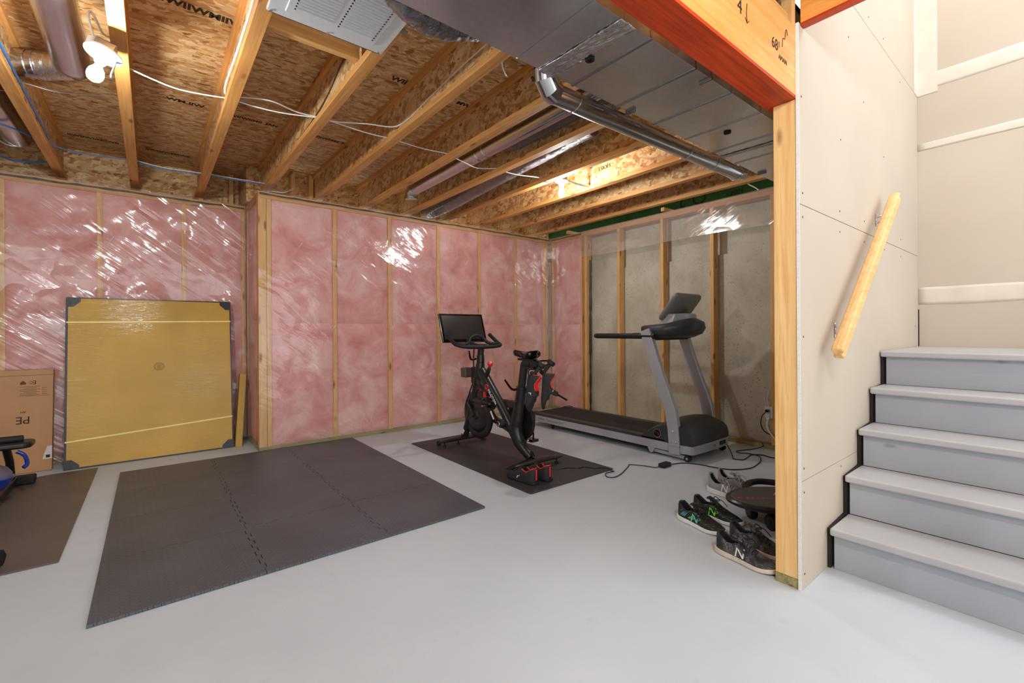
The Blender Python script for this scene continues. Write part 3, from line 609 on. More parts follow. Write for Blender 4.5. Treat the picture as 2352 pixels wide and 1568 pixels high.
cable('thin grey wire strung under the oval duct', [(-1.08, 3.82, 2.465), (-.65, 3.81, 2.462), (-.565, 3.623, 2.46), (-.394, 3.62, 2.455), (-.112, 3.50, 2.47)], 'galv_zinc', r=.0025)
cable('white cable loop feeding the left bare bulb', [(-.19, 2.75, 2.38), (-.20, 2.745, 2.43), (-.212, 2.74, 2.49), (-.205, 2.745, 2.515), (-.19, 2.76, 2.50), (-.165, 2.83, 2.472), (-.11, 2.87, 2.49)], r=.005)
cable('thin white cable dangling beside the large metal duct', [(1.36, 1.75, 2.50), (1.42, 1.85, 2.46), (1.50, 1.92, 2.46), (1.56, 1.98, 2.50)], r=.004)
cable('white cable poking down by the green rim insulation', [(4.34, 1.95, 2.50), (4.36, 1.93, 2.45), (4.38, 1.87, 2.40), (4.39, 1.84, 2.37)], r=.005)
cable('white cable bent above the top of the pink wall corner', [(.90, 4.8, 2.43), (1.02, 4.85, 2.45), (1.10, 4.80, 2.49)], r=.005)
cable('sheathed cable running along the joist under the vented panel', [(.860, 2.34, 2.66), (.860, 2.6, 2.62), (.860, 2.85, 2.55), (.858, 3.1, 2.51), (.860, 3.5, 2.50), (.860, 4.1, 2.49), (.862, 4.8, 2.48)], 'smoke_brown', r=.006)

# ================= VAPOUR BARRIER =================
def sheet(name, label, fn, nu, nv, mat):
    o = B().grid(nu, nv, fn).make(name, mat, smooth=True); return tag(o, label, 'plastic sheet', 'clear vapour barrier sheets over the walls')
def wr_(x, z, s): return .004*noise.noise(Vector((x*2.2+z*3.2, z*4.5-x*1.4, s)))+.0015*noise.noise(Vector((x*14, z*16, s)))
vl = sheet('vapour_barrier', 'clear plastic sheet with long diagonal wrinkles over the left pink wall', lambda u, v: (-3.1+u*3.855, YL-.030+wr_(-3.1+u*3.855, v*2.37, 1)*.8, .02+v*2.35), 90, 60, 'film_left')
vm_ = sheet('vapour_barrier', 'clear plastic sheet over the long pink wall behind the exercise bike', lambda u, v: (.755+u*3.61, YM-.030+wr_(u*3.6, v*2.37, 5)*(.3+1.2*v), .02+v*2.35), 90, 60, 'film_main')
vj = sheet('vapour_barrier', 'clear plastic sheet wrapping the short jog beside the leaning cardboard tube box', lambda u, v: (.736+wr_(u*3, v*2.3, 8)*1.2-.006*math.sin(u*math.pi), YM-.02+u*.665, .02+v*2.35), 20, 60, 'film_side')
vq = sheet('vapour_barrier', 'narrow clear plastic sheet over the pink bay in the far corner', lambda u, v: (XR-.030+wr_(u*.6, v*2.37, 11), YM-.02-u*.60, .02+v*2.34), 20, 60, 'film_side')
vf = sheet('vapour_barrier', 'hazy plastic strip hanging from the top plate over the bare concrete wall', lambda u, v: (XR-.014+.005*noise.noise(Vector((u*6, v*3, 3))), 4.02-u*3.1, 2.365-v*(.33+.008*math.sin(u*9))), 60, 12, 'film_flap')
def bead(parent, pts, r=.008):
    P = []
    for (a, b_) in zip(pts, pts[1:]):
        a, b_ = Vector(a), Vector(b_); n = max(2, int((b_-a).length/.06))
        for i in range(n): p = a.lerp(b_, i/n); P.append(p+Vector((0, 0, .006*noise.noise(p*9))))
    P.append(Vector(pts[-1]))
    return B().tube(P, [r*(1+.7*noise.noise(p*23)) for p in P], 6).make('sealant_bead', 'sealant', parent, smooth=True)
bead(vl, [(-3.1, YL-.012, 2.335), (.74, YL-.012, 2.335)]); bead(vm_, [(.77, YM-.012, 2.338), (4.35, YM-.012, 2.338)]); bead(vq, [(XR-.012, YM-.03, 2.338), (XR-.012, 4.03, 2.338)])
bead(wq, [(XR+.05, 3.932, .05), (XR+.05, 3.93, 1.0), (XR+.05, 3.932, 1.99)], .013)
for vv, x0 in ((vl, -3.1), (vm_, .75)):
    for i in range(10):
        for z in (1.9, 1.12):
            x = x0+.35+i*.62+(.3 if z < 1.5 else 0)
            if (vv is vl and x < .6) or (vv is vm_ and x < 4.2):
                y = (YL if vv is vl else YM)-.038
                B().tube([(x-.022, y, z+.005), (x-.006, y, z-.022), (x+.026, y, z+.03)], .0014, 5).make('check_mark', 'text_white', vv)

# ================= MATS =================
TX = [-.190, .400, .975, 1.590]; TY = [2.265, 2.850, 3.435, 4.020, 4.600]
def seam(a, b, n=12, amp=.010):
    out = []
    for i in range(n):
        s0, s1 = a+(b-a)*(i+.04)/n, a+(b-a)*(i+.96)/n
        if i in (0, n-1): out += [(s0, 0), (s1, 0)] if i == 0 else [(s0, 0), (b, 0)]
        else: sg = amp if i % 2 else -amp; out += [(s0, sg), (s1, sg)]
    out[0] = (a+.0008, 0); out[-1] = (b-.0008, 0); return out
G = .0008
ex = lambda d, sg: d+sg*(G+(.0022 if d*sg < 0 else 0))
names_row = ['nearest the camera', 'second row from the camera', 'third row from the camera', 'against the pink wall']
names_col = ['left column', 'middle column', 'right column']
for i in range(3):
    for j in range(4):
        x0, x1, y0, y1 = TX[i], TX[i+1], TY[j], TY[j+1]; P = []
        bs = seam(x0, x1) if j > 0 else [(x0+G, 0), (x1-G, 0)]
        P += [(s, y0+ex(d, 1)) for s, d in bs]
        rs = seam(y0, y1) if i < 2 else [(y0+G, 0), (y1-G, 0)]
        P += [(x1+ex(d, -1), s) for s, d in rs]
        ts = seam(x0, x1) if j < 3 else [(x0+G, 0), (x1-G, 0)]
        P += [(s, y1+ex(d, -1)) for s, d in reversed(ts)]
        ls = seam(y0, y1) if i > 0 else [(y0+G, 0), (y1-G, 0)]
        P += [(x0+ex(d, 1), s) for s, d in reversed(ls)]
        Q = [P[0]]
        for p in P[1:]:
            if abs(p[0]-Q[-1][0])+abs(p[1]-Q[-1][1]) > 1e-4: Q.append(p)
        b = B(); jz = .0
        z1 = .0125+random.uniform(0, .0006); n_ = len(Q)
        lo = [b.bm.verts.new((p[0], p[1], .0005)) for p in Q]; hi = [b.bm.verts.new((p[0], p[1], z1)) for p in Q]
        for k in range(n_): b.bm.faces.new((lo[k], lo[(k+1) % n_], hi[(k+1) % n_], hi[k]))
        for tri in tessellate_polygon([[Vector((p[0], p[1], 0)) for p in Q]]):
            b.bm.faces.new([hi[q] for q in tri]); b.bm.faces.new([lo[q] for q in reversed(tri)])
        tag(b.make('foam_tile', 'foam'), 'dark grey interlocking foam tile, %s, %s' % (names_col[i], names_row[j]), 'floor mat', 'interlocking foam floor tiles')
def roundrect(x0, x1, y0, y1, r, n=6):
    P = []
    for cx, cy, a0 in ((x1-r, y0+r, -90), (x1-r, y1-r, 0), (x0+r, y1-r, 90), (x0+r, y0+r, 180)):
        for k in range(n+1): a = math.radians(a0+90*k/n); P.append((cx+r*math.cos(a), cy+r*math.sin(a)))
    return P
o = B().prism(roundrect(1.955, 2.815, 2.262, 4.02, .02), 'z', .0005, .0065).make('bike_mat', 'mat_black'); tag(o, 'black rubber mat under the exercise bike', 'floor mat')
o = B().prism([(-1.7, 3.01), (-.345, 3.005), (-.335, 4.90), (-.62, 4.885), (-.9, 4.80), (-1.7, 4.85)], 'z', .0005, .0085).make('exercise_mat', 'mat_brown'); tag(o, 'brownish textured mat at the left edge by the brown carton', 'floor mat')

# ================= BOXES =================
def leaning(name, label, x0, x1, hgt, thick, yb, yt, mat, roll=0.0):
    """box resting on its lower front edge line, leaning back; local x right, z up, y back"""
    ang = math.asin((yt-yb)/hgt)
    mt = Matrix.Translation((x0, yb, .002)) @ Matrix.Rotation(roll, 4, 'Y') @ Matrix.Rotation(-ang, 4, 'X')
    t = thing(name, label, 'box', mat=mt); return t, x1-x0
t, wd = leaning('flat_box', 'large flat yellow carton in shrink wrap leaning on the pink wall', -.538, .603, 1.385, .055, 4.985, 5.165, 'card_yellow')
w_, h_, d_ = wd, 1.385, .055
B().box(0, w_, 0, d_, 0, h_).make('carton', 'card_yellow', t, local=True, bev=.004)
for a in ((-.004, .010, -.002, d_+.002, 0, h_), (w_-.006, w_+.004, -.002, d_+.002, 0, h_), (0, w_, -.002, d_+.002, h_-.006, h_+.004), (0, w_, -.002, d_+.002, -.001, .010)): B().box(*a).make('edge_wrap', 'black_wrap', t, local=True)
for cx, cz, sx, sz in ((0, 0, 1, 1), (w_, 0, -1, 1), (0, h_, 1, -1), (w_, h_, -1, -1)):
    q = [(0, 0), (.085, 0), (.085, .03), (.04, .075), (0, .075)]
    B().prism([(cx+sx*u, cz+sz*v) for u, v in q], 'y', -.006, .0).make('corner_guard', 'black_wrap', t, local=True, label='black plastic corner guard')
for za, zb in ((h_-.205, h_-.188), (.215, .290)):
    B().rings([[(0, -.0035, za-.006), (0, -.0035, za+.006), (0, -.001, za+.006), (0, -.001, za-.006)], [(w_, -.0035, zb-.006), (w_, -.0035, zb+.006), (w_, -.001, zb+.006), (w_, -.001, zb-.006)]]).make('strap', 'strap_yellow', t, local=True, label='pale yellow packing strap')
B().tube([(w_*.52+.036*math.cos(a), -.0015, .79+.032*math.sin(a)) for a in [i*math.pi/16 for i in range(32)]], .0012, 5, close=True).make('printed_seal', 'ink_soft', t, local=True)
B().tube([(w_*.52+.028*math.cos(a), -.0015, .79+.025*math.sin(a)) for a in [i*math.pi/16 for i in range(32)]], .0008, 5, close=True).make('printed_seal', 'ink_soft', t, local=True)
def ltext(t, nm, body, size, x, z, mat, rot180=False, y=-.0012):
    R = Matrix.Translation((x, y, z)) @ Matrix.Rotation(math.pi/2, 4, 'X')
    if rot180: R = R @ Matrix.Rotation(math.pi, 4, 'Z')
    text(nm, body, size, W[t.name] @ R, mat, t)
for i, b_ in enumerate(('MWIM', 'WIMWI', 'IMWMI', 'WIMI')): ltext(t, 'printed_seal', b_, .010, w_*.52, .803-i*.010, 'ink_soft')
t, wd = leaning('brown_carton', 'brown flat carton with upside-down print leaning behind the small exercise machine', -1.40, -.618, .80, .05, 5.085, 5.19, 'card_brown')
B().box(0, wd, 0, .055, 0, .80).make('carton', 'card_brown', t, local=True, bev=.004); B().box(0, wd, -.0015, 0, .755, .757).make('flap_fold', 'ink_soft', t, local=True)
ltext(t, 'printed_text', 'PE', .080, wd-.165, .41, 'ink', True); ltext(t, 'printed_text', 'AM', .022, wd-.165, .47, 'ink', True)
ltext(t, 'printed_text', 'E', .04, wd-.105, .70, 'ink', True); ltext(t, 'printed_text', 'C\u00b7 \u2665', .03, wd-.15, .70, 'ink_soft', True)
b = B()
for i in range(7): b.box(wd-.185+(.02 if i % 3 == 2 else 0), wd-.075-(.018 if i % 2 else 0), -.0015, 0, .60+i*.011, .6022+i*.011)
for i in range(4): b.box(wd-.065, wd-.035, -.0015, 0, .605+i*.015, .6075+i*.015)
b.make('printed_lines', 'ink_soft', t, local=True)
B().box(wd-.195, wd-.025, -.0015, 0, .592, .5935).make('printed_frame', 'ink_soft', t, local=True)
B().prism([(wd-.055, .09), (wd-.001, .09), (wd-.001, .19), (wd-.030, .19)], 'y', -.002, -.0005).make('address_label', 'label_white', t, local=True, label='white address label')
B().prism([(wd-.035, .10), (wd-.012, .10), (wd-.012, .122), (wd-.035, .122)], 'y', -.0028, -.002).make('label_print', 'ink', t, local=True)
tb = thing('narrow_box', 'narrow tall cardboard box leaning in the jog corner right of the large yellow carton', 'box', mat=Matrix.Translation((.617, 4.955, .002)) @ Matrix.Rotation(math.radians(4.6), 4, 'Y') @ Matrix.Rotation(math.radians(-9), 4, 'X'))
B().box(0, .055, 0, .07, 0, .69).make('carton', 'card_tan', tb, local=True, bev=.003); B().box(.002, .053, .004, .066, .69, .693).make('end_flap', 'card_brown', tb, local=True)

# ================= SMALL EXERCISE MACHINE AT LEFT EDGE =================
em = thing('mini_stepper', 'small black exercise machine with padded platform at the left edge', 'exercise machine', (-.80, 4.5, 0))
B().box(-1.02, -.655, 4.66, 4.76, .009, .066).make('foot_bar', 'rubber', em, bev=.012, seg=3)
B().box(-.80, -.74, 4.2, 4.7, .03, .07).make('base_rail', 'black_paint', em, bev=.008)
B().tube([(-.77, 4.68, .05), (-.765, 4.60, .2), (-.76, 4.48, .31)], .022, 14).make('upright', 'black_paint', em, smooth=True)
B().prism(roundrect(-1.05, -.625, 4.36, 4.54, .05), 'z', .318, .358).make('platform', 'black_paint', em, bev=.014, seg=3)
B().cyl((-1.05, 4.45, .375), (-.675, 4.45, .375), .022, 20).make('foam_roller', 'rubber', em, bev=.006)
B().tube([(-.70, 4.40, .30), (-.665, 4.40, .27), (-.645, 4.36, .22), (-.66, 4.34, .20)], .012, 10, sm=5).make('grip_loop', 'blue_plastic', em, smooth=True, label='blue plastic grip')
dm = thing('blue_bowl', 'blue plastic bowl with a clear dome lid beside the padded machine', 'container', (-.76, 4.22, .1))
B().lathe([(.02, -.055), (.05, -.05), (.085, -.02), (.10, .02), (.104, .025), (.10, .03)], (-.785, 4.22, .145), 32).make('bowl', 'blue_plastic', dm, smooth=True)
B().lathe([(.098, .03), (.094, .06), (.075, .092), (.04, .112), (.001, .118)], (-.785, 4.22, .145), 32).make('lid', 'dome', dm, smooth=True)
B().lathe([(.10, .028), (.110, .030), (.110, .035), (.10, .037)], (-.785, 4.22, .145), 32).make('rim', 'blue_plastic', dm, smooth=True)
B().lathe([(.05, 0), (.045, .01), (.03, .080), (.04, .086)], (-.785, 4.22, .010), 24).make('stand', 'black_paint', dm, smooth=True)
ft = thing('dumbbell_block', 'black angular rubber end of a dumbbell lying on the brown mat at the left edge', 'dumbbell', (-.57, 3.07, 0))
B().cyl((-.545, 3.10, .045), (-.62, 3.13, .045), .042, 6).make('weight_head', 'rubber', ft, bev=.006); B().cyl((-.62, 3.13, .045), (-.72, 3.17, .045), .014, 14).make('handle', 'chrome', ft); B().cyl((-.72, 3.17, .045), (-.795, 3.20, .045), .042, 6).make('weight_head', 'rubber', ft, bev=.006)

# ================= HANDRAIL =================
hr = thing('handrail', 'pale unfinished wooden handrail on metal brackets along the stair drywall', 'handrail', (2.8, .66, 1.4))
A_, B_ = Vector((2.322, .650, .972)), Vector((3.325, .650, 1.832))
dx = (B_-A_).normalized(); up = Vector((0, -1, 0)).cross(dx).normalized()*1.0
if up.z < 0: up = -up
sd = Vector((0, -1, 0))
prof = [(-.020, -.036), (.020, -.036), (.026, -.026), (.022, -.010), (.018, .004), (.026, .014), (.030, .024), (.022, .036), (0, .040), (-.022, .036), (-.030, .024), (-.026, .014), (-.018, .004), (-.022, -.010), (-.026, -.026)]
B().rings([[A_+dx*s+sd*(a*k*.85)+up*(b_*k*.80) for a, b_ in prof] for s, k in ((0, .86), (.006, .97), (.02, 1), ((B_-A_).length-.006, 1), ((B_-A_).length, .92))]).make('rail', 'rail_wood', hr, bev=.004, seg=3)
for X, Z in ((2.52, 1.075), (3.22, 1.70)):
    s = (X-A_.x)/(B_.x-A_.x)*(B_-A_).length; q = A_+dx*s-up*.028
    B().box(X-.011, X+.011, .712, .7178, Z-.036, Z+.036).make('bracket_plate', 'chrome', hr, bev=.003)
    B().tube([(X, .714, Z+.012), (X+.005, .69, Z+.018), q+Vector((0, .0, .0))], .0045, 8, sm=4).make('bracket_arm', 'chrome', hr, smooth=True)
    B().tube([(X, .714, Z-.020), (X+.004, .685, Z-.006), q+Vector((-.01, .01, -.006))], .0045, 8, sm=4).make('bracket_arm', 'chrome', hr, smooth=True)

# ================= TREADMILL =================
tm = thing('treadmill', 'silver and black treadmill along the concrete wall', 'treadmill', (3.72, 2.9, 0))
xa, xb = 3.42, 4.03; xc = (xa+xb)/2
def siderail(x0, x1): 
    B().box(x0, x1, 2.02, 3.90, .058, .128).make('side_rail', 'tm_silver', tm, bev=.005)
siderail(xa, xa+.035); siderail(xb-.035, xb)
for x0, x1 in ((xa-.002, xa+.075), (xb-.075, xb+.002)): B().box(x0, x1, 2.20, 3.90, .128, .152).make('foot_rail', 'charcoal', tm, bev=.007, seg=3)
B().box(xa+.07, xb-.07, 2.2, 3.93, .10, .146).make('running_belt', 'belt', tm, bev=.01)
B().box(xa+.035, xb-.035, 2.1, 3.9, .07, .10).make('deck', 'black_matte', tm)
for x0, x1 in ((xa-.005, xa+.085), (xb-.085, xb+.005)):
    B().prism([(3.86, .158), (3.93, .160), (3.975, .146), (3.975, .10), (3.945, .055), (3.87, .052)], 'x', x0, x1).make('end_cap', 'charcoal', tm, bev=.010, seg=3)
B().cyl((xa+.08, 3.935, .12), (xb-.08, 3.935, .12), .028, 20).make('rear_roller', 'black_matte', tm)
for x in (xa+.05, xb-.05): B().lathe([(.014, .0), (.014, .012), (.010, .014), (.030, .06)], (x, 3.63, 0), 20).make('rear_foot', 'rubber', tm)
text('rail_print', 'FlexDeck', .026, frame((xa-.0004, 3.77, .095), (0, -1, 0), (0, 0, 1)), 'ink', tm, .0004); text('rail_print', 'Shock Absorption System', .024, frame((xa-.0004, 3.545, .093), (0, -1, 0), (0, 0, 1)), 'silver_print', tm, .0004)
# hood
hp = [(2.44, .150), (2.40, .185), (2.34, .225), (2.27, .262), (2.20, .286), (2.12, .292), (2.05, .277), (2.0, .262), (1.972, .235), (1.958, .19), (1.955, .133)]
b = B(); R = []
for i in range(15):
    u = i/14; x = xa-.002+(xb-xa+.004)*u; c_ = max(0, 1-(2*u-1)**2); e = 1-max(0, abs(2*u-1)-.93)*1.2
    ring = [(x, y-.012*c_*(k/10), .133+(z-.133)*(1+.22*c_**.7*(1 if k < 6 else (.75, .5, .2, .0, .0)[k-6]))*(e if k > 0 else 1)) for k, (y, z) in enumerate(hp)]
    R.append(ring+[(x, 2.44, .133)])
b.rings(R).make('motor_hood', 'charcoal', tm, smooth=True, split=50)
B().rings([[(xa, 2.02, z), (xa, 1.968, z), (xa+.02, 1.950, z)]+[(xa+.02+(xb-xa-.04)*k/8, 1.950-.010*(1-(2*k/8-1)**2), z) for k in range(1, 8)]+[(xb-.02, 1.950, z), (xb, 1.968, z), (xb, 2.02, z)] for z in (.062, .133)]).make('front_frame', 'tm_silver', tm, bev=.003)
B().box(3.84, 3.94, 1.936, 1.95, .085, .118).make('socket_panel', 'black_gloss', tm, bev=.003)
def side_text(body, size, x, z, mat): text('frame_print', body, size, frame((x, 1.9390, z), (1, 0, 0), (0, 0, 1)), mat, tm, .0004)
side_text('01-26', .022, 3.745, .098, 'silver_print')
# uprights
cl = [(2.108, .045), (2.112, .15), (2.120, .25), (2.143, .40), (2.183, .50), (2.222, .60), (2.262, .70), (2.305, .82), (2.345, .94), (2.392, 1.085)]
def upright(x0, x1, ystop=1.085):
    L, Rr = [], []
    for i, (y, z) in enumerate(cl):
        a = cl[max(i-1, 0)]; c_ = cl[min(i+1, len(cl)-1)]; d = Vector((c_[0]-a[0], c_[1]-a[1])).normalized(); nrm = Vector((d.y, -d.x)); hw = .049 if z > .5 else .050
        L.append((y+nrm.x*hw, z+nrm.y*hw)); Rr.append((y-nrm.x*hw, z-nrm.y*hw))
    B().prism(L+Rr[::-1], 'x', x0, x1).make('upright', 'tm_silver', tm, bev=.005)
upright(xa-.018, xa+.030); upright(xb-.045, xb+.005)
for y, z in ((2.118, .235), (2.138, .150), (2.090, .150)): B().lathe([(.010, 0), (.009, .004), (.005, .008), (.001, .009)], (xa-.018, y, z), 14, Matrix.Rotation(-math.pi/2, 4, 'Y')).make('bolt', 'chrome', tm, smooth=True)
B().box(xa-.0185, xa+.030, 2.058, 2.160, .112, .1135).make('foot_joint', 'ink', tm)
B().prism([(2.39, .075), (2.30, .075), (2.325, .020), (2.345, .008), (2.36, .018)], 'x', xa+.002, xa+.02).make('pivot_tab', 'tm_silver', tm, bev=.003)
B().prism([(2.33, .050), (2.33, .020), (2.02, .012), (2.02, .042)], 'x', xa+.022, xa+.045).make('lift_arm', 'tm_silver', tm, bev=.003)
for x in (xa+.0, xb-.035):
    wh = B().cyl((x, 2.003, .0285), (x+.035, 2.003, .0285), .028, 28).make('wheel', 'rubber', tm, bev=.004); B().cyl((x-.003, 2.003, .0285), (x+.004, 2.003, .0285), .010, 16).make('wheel_hub', 'chrome', wh)
emb = B().cyl((xa-.004, 2.278, .192), (xa+.0, 2.278, .192), .036, 32).make('emblem', 'chrome', tm, bev=.0015)
B().cyl((xa-.006, 2.278, .192), (xa-.003, 2.278, .192), .030, 32).make('emblem_face', 'black_gloss', emb)
text('emblem_letter', 'T', .034, frame((xa-.0065, 2.288, .192), (0, -1, 0), (0, .2, 1)), 'chrome', emb); text('emblem_letter', '3', .034, frame((xa-.0065, 2.266, .189), (0, -1, 0), (0, .2, 1)), 'text_red', emb)
# handles
for x in (3.425, 4.005): 
    B().tube([(x, 2.30, 1.030), (x, 2.55, 1.030), (x, 2.95, 1.030), (x, 2.975, 1.030), (x, 2.985, 1.030)], [.025, .025, .025, .020, .008], 18).make('hand_grip', 'rubber', tm, smooth=True, split=60)
B().cyl((3.43, 2.33, 1.010), (4.0, 2.33, 1.010), .018, 14).make('cross_bar', 'black_matte', tm)
# cowl
def foot(s, yb_, yf, z0, bow):
    hwid = .315*s; P = []
    for k in range(17):
        u = k/16; xx = xc+.012-hwid+2*hwid*u; P.append((xx, yf-bow*(1-abs(2*u-1)**2.2)))
    return P, [(xc+.012+hwid, yb_), (xc+.012-hwid, yb_)]
R = []
for s, yb_, yf, z, bow, cr in ((.80, 2.40, 2.27, 1.015, .10, 0), (.97, 2.43, 2.25, 1.050, .17, .0), (1.0, 2.44, 2.245, 1.085, .20, .02), (.99, 2.44, 2.255, 1.112, .20, .045), (.90, 2.43, 2.28, 1.125, .17, .062)):
    P, Q = foot(s, yb_, yf, z, bow)
    n = len(P); R.append([(x, y, z+cr*(1-abs(2*k/(n-1)-1)**2)) for k, (x, y) in enumerate(P)]+[(x, y, z) for x, y in Q])
B().rings(R).make('console_cowl', 'charcoal', tm, smooth=True, split=55)
# neck and display
B().rings([[(3.56, 2.34, 1.13), (3.56, 2.22, 1.13), (3.66, 2.14, 1.14), (3.80, 2.13, 1.14), (3.93, 2.20, 1.13), (3.93, 2.34, 1.13)], [(3.57, 2.30, 1.225), (3.57, 2.20, 1.225), (3.66, 2.15, 1.23), (3.80, 2.14, 1.23), (3.92, 2.19, 1.225), (3.92, 2.30, 1.225)]]).make('display_neck', 'tm_silver', tm, smooth=True, bev=.006)
pm = frame((3.745, 2.245, 1.285), (1, 0, 0), (0, -.62, .785))   # local z -> toward the wall side (back)
P = roundrect(-.215, .215, -.145, .145, .045, 6)
rr = []
for sc_, zz_ in ((.97, -.020), (1.0, -.012), (1.0, .002), (.95, .016), (.86, .024)):
    rr.append([pm @ Vector((x*sc_, y*sc_ if y > 0 else y*(sc_ if sc_ > .9 else .9), zz_+.012*(1-(x/.215)**2)*(1 if zz_ > 0 else 0))) for x, y in P])
dh = B().rings(rr).make('display_housing', 'tm_grey', tm, smooth=True, split=50)
B().rings([[pm @ Vector((x*.93, y*.9, zz_)) for x, y in P] for zz_ in (-.020, -.0225)]).make('display_face', 'black_gloss', dh)
bn = frame((3.775, 2.245, 1.285), (1, 0, 0), (0, -.62, .785))
for x in (-.10, .10): B().cyl(pm @ Vector((x, .095, .020)), pm @ Vector((x, .095, .033)), .005, 12).make('screw', 'chrome', dh)
text('back_print', 'SPIRIT', .028, frame(pm @ Vector((.03, 0, .0368)), (1, 0, 0), (0, -.62, .785)), 'smoke_brown', dh, .0003)

# ================= EXERCISE BIKE =================
bx = 2.355
bi = thing('exercise_bike', 'black stationary exercise bike with a large screen and red resistance knob', 'exercise bike', (bx, 3.15, 0))
def yz(pts, x=bx): return [(x, y, z) for y, z in pts]
def bt_(name, pts, r, mat='black_paint', seg=16, sm=5, x=bx, flat=1.0, **k): return B().tube(yz(pts, x), r, seg, sm=sm, flat=flat).make(name, mat, bi, smooth=True, **k)
# stabilisers
def stab(y, x0, x1, zt):
    R = []
    for i in range(13):
        u = i/12; x = x0+(x1-x0)*u; c_ = 1-abs(2*u-1)**2; hw = .030+.018*c_; hz = .011+.008*c_; z = zt-.012*abs(2*u-1)**2
        e = .55 if i in (0, 12) else 1
        R.append([(x, y+hw*e*math.cos(a), z+hz*e*math.sin(a)) for a in [2*math.pi*k/16 for k in range(16)]])
    stb = B().rings(R).make('stabiliser', 'black_paint', bi, smooth=True)
    for x in (x0+.05, x0+(x1-x0)*.38, x1-.05): B().lathe([(.014, .0072), (.014, .018), (.006, .019), (.006, .045)], (x, y, 0), 14).make('leveling_foot', 'rubber', stb)
stab(3.70, 2.09, 2.62, .062); stab(2.66, 2.07, 2.63, .066)
for x in (2.10, 2.62): B().cyl((x-.012, 3.74, .035), (x+.012, 3.74, .035), .024, 20).make('transport_wheel', 'rubber', bi, bev=.003)
# main frame
bt_('front_leg', [(3.69, .075), (3.62, .22), (3.555, .37), (3.50, .50), (3.44, .66), (3.415, .80)], [.036, .034, .034, .038, .052, .036])
bt_('head_collar', [(3.415, .80), (3.415, .865)], [.037, .035], sm=0)
bt_('down_tube', [(3.40, .72), (3.32, .64), (3.20, .53), (3.09, .42), (2.99, .31), (2.90, .21)], [.045, .048, .042, .038, .042, .045])
bt_('seat_tube', [(2.835, .60), (2.855, .50), (2.885, .36), (2.90, .27), (2.86, .18), (2.79, .12), (2.71, .075)], [.040, .042, .055, .060, .052, .042, .034])
bt_('seat_collar', [(2.832, .585), (2.828, .63)], [.045, .044], sm=0)
bt_('top_brace', [(3.50, .44), (3.36, .435), (3.22, .425)], .036)
bt_('frame_web', [(3.43, .64), (3.37, .60), (3.33, .56)], [.045, .05, .03], x=bx)
B().prism([(3.44, .68), (3.36, .70), (3.24, .57), (3.29, .50), (3.40, .545), (3.47, .52), (3.49, .56)], 'x', bx-.028, bx+.028).make('head_gusset', 'black_paint', bi, bev=.012, seg=3)
# flywheel
def ring_at(name, prof, y, z, mat, x=bx, **k): return B().lathe(prof, (x, y, z), 48, Matrix.Rotation(math.pi/2, 4, 'Y')).make(name, mat, bi, smooth=True, **k)
ring_at('flywheel', [(.02, -.028), (.13, -.030), (.150, -.024), (.165, -.012), (.205, -.016), (.222, -.010), (.224, .0), (.222, .010), (.205, .016), (.165, .012), (.13, .03), (.02, .028)], 3.455, .318, 'black_paint')
ring_at('flywheel_hub', [(.001, -.045), (.035, -.045), (.045, -.03), (.09, -.028), (.09, .028), (.045, .03), (.035, .045), (.001, .045)], 3.455, .318, 'black_matte')
bt_('fork_blade', [(3.56, .42), (3.50, .35), (3.455, .31)], .018, x=bx-.045)
bt_('magnet_arm', [(3.33, .62), (3.40, .56), (3.44, .53)], .016, 'red', x=bx)
B().box(bx-.03, bx+.03, 3.36, 3.40, .535, .575).make('brake_pad', 'red_dark', bi, bev=.006); B().box(bx-.03, bx+.03, 3.30, 3.335, .49, .54).make('brake_pad', 'red', bi, bev=.006)
# drive cover on the far side
xd = bx+.075
def bar(name, pts, mat): return B().prism(pts, 'x', xd-.02, xd+.02).make(name, mat, bi, bev=.012, seg=3)
B().rings([[(xd-.018, 2.93+r*math.cos(a), .33+r*math.sin(a)) for a in [2*math.pi*k/40 for k in range(40)]] for r in (.155, .165)]+[[(xd+.018, 2.93+.160*math.cos(a), .33+.160*math.sin(a)) for a in [2*math.pi*k/40 for k in range(40)]]], cap=True).make('drive_cover', 'black_paint', bi, smooth=True, split=50)
bar('drive_cover_arm', [(3.45, .47), (3.0, .49), (2.98, .42), (3.42, .395)], 'smoke_brown'); bar('drive_cover_arm', [(3.45, .29), (2.93, .165), (2.90, .215), (3.40, .345)], 'smoke_brown')
B().prism([(2.99, .46), (2.89, .50), (2.86, .42), (2.95, .40)], 'x', xd-.024, xd-.016).make('cover_accent', 'red_dark', bi); B().prism([(3.08, .27), (2.98, .29), (2.93, .19), (3.02, .205)], 'x', xd-.026, xd-.019).make('cover_accent', 'red_dark', bi)
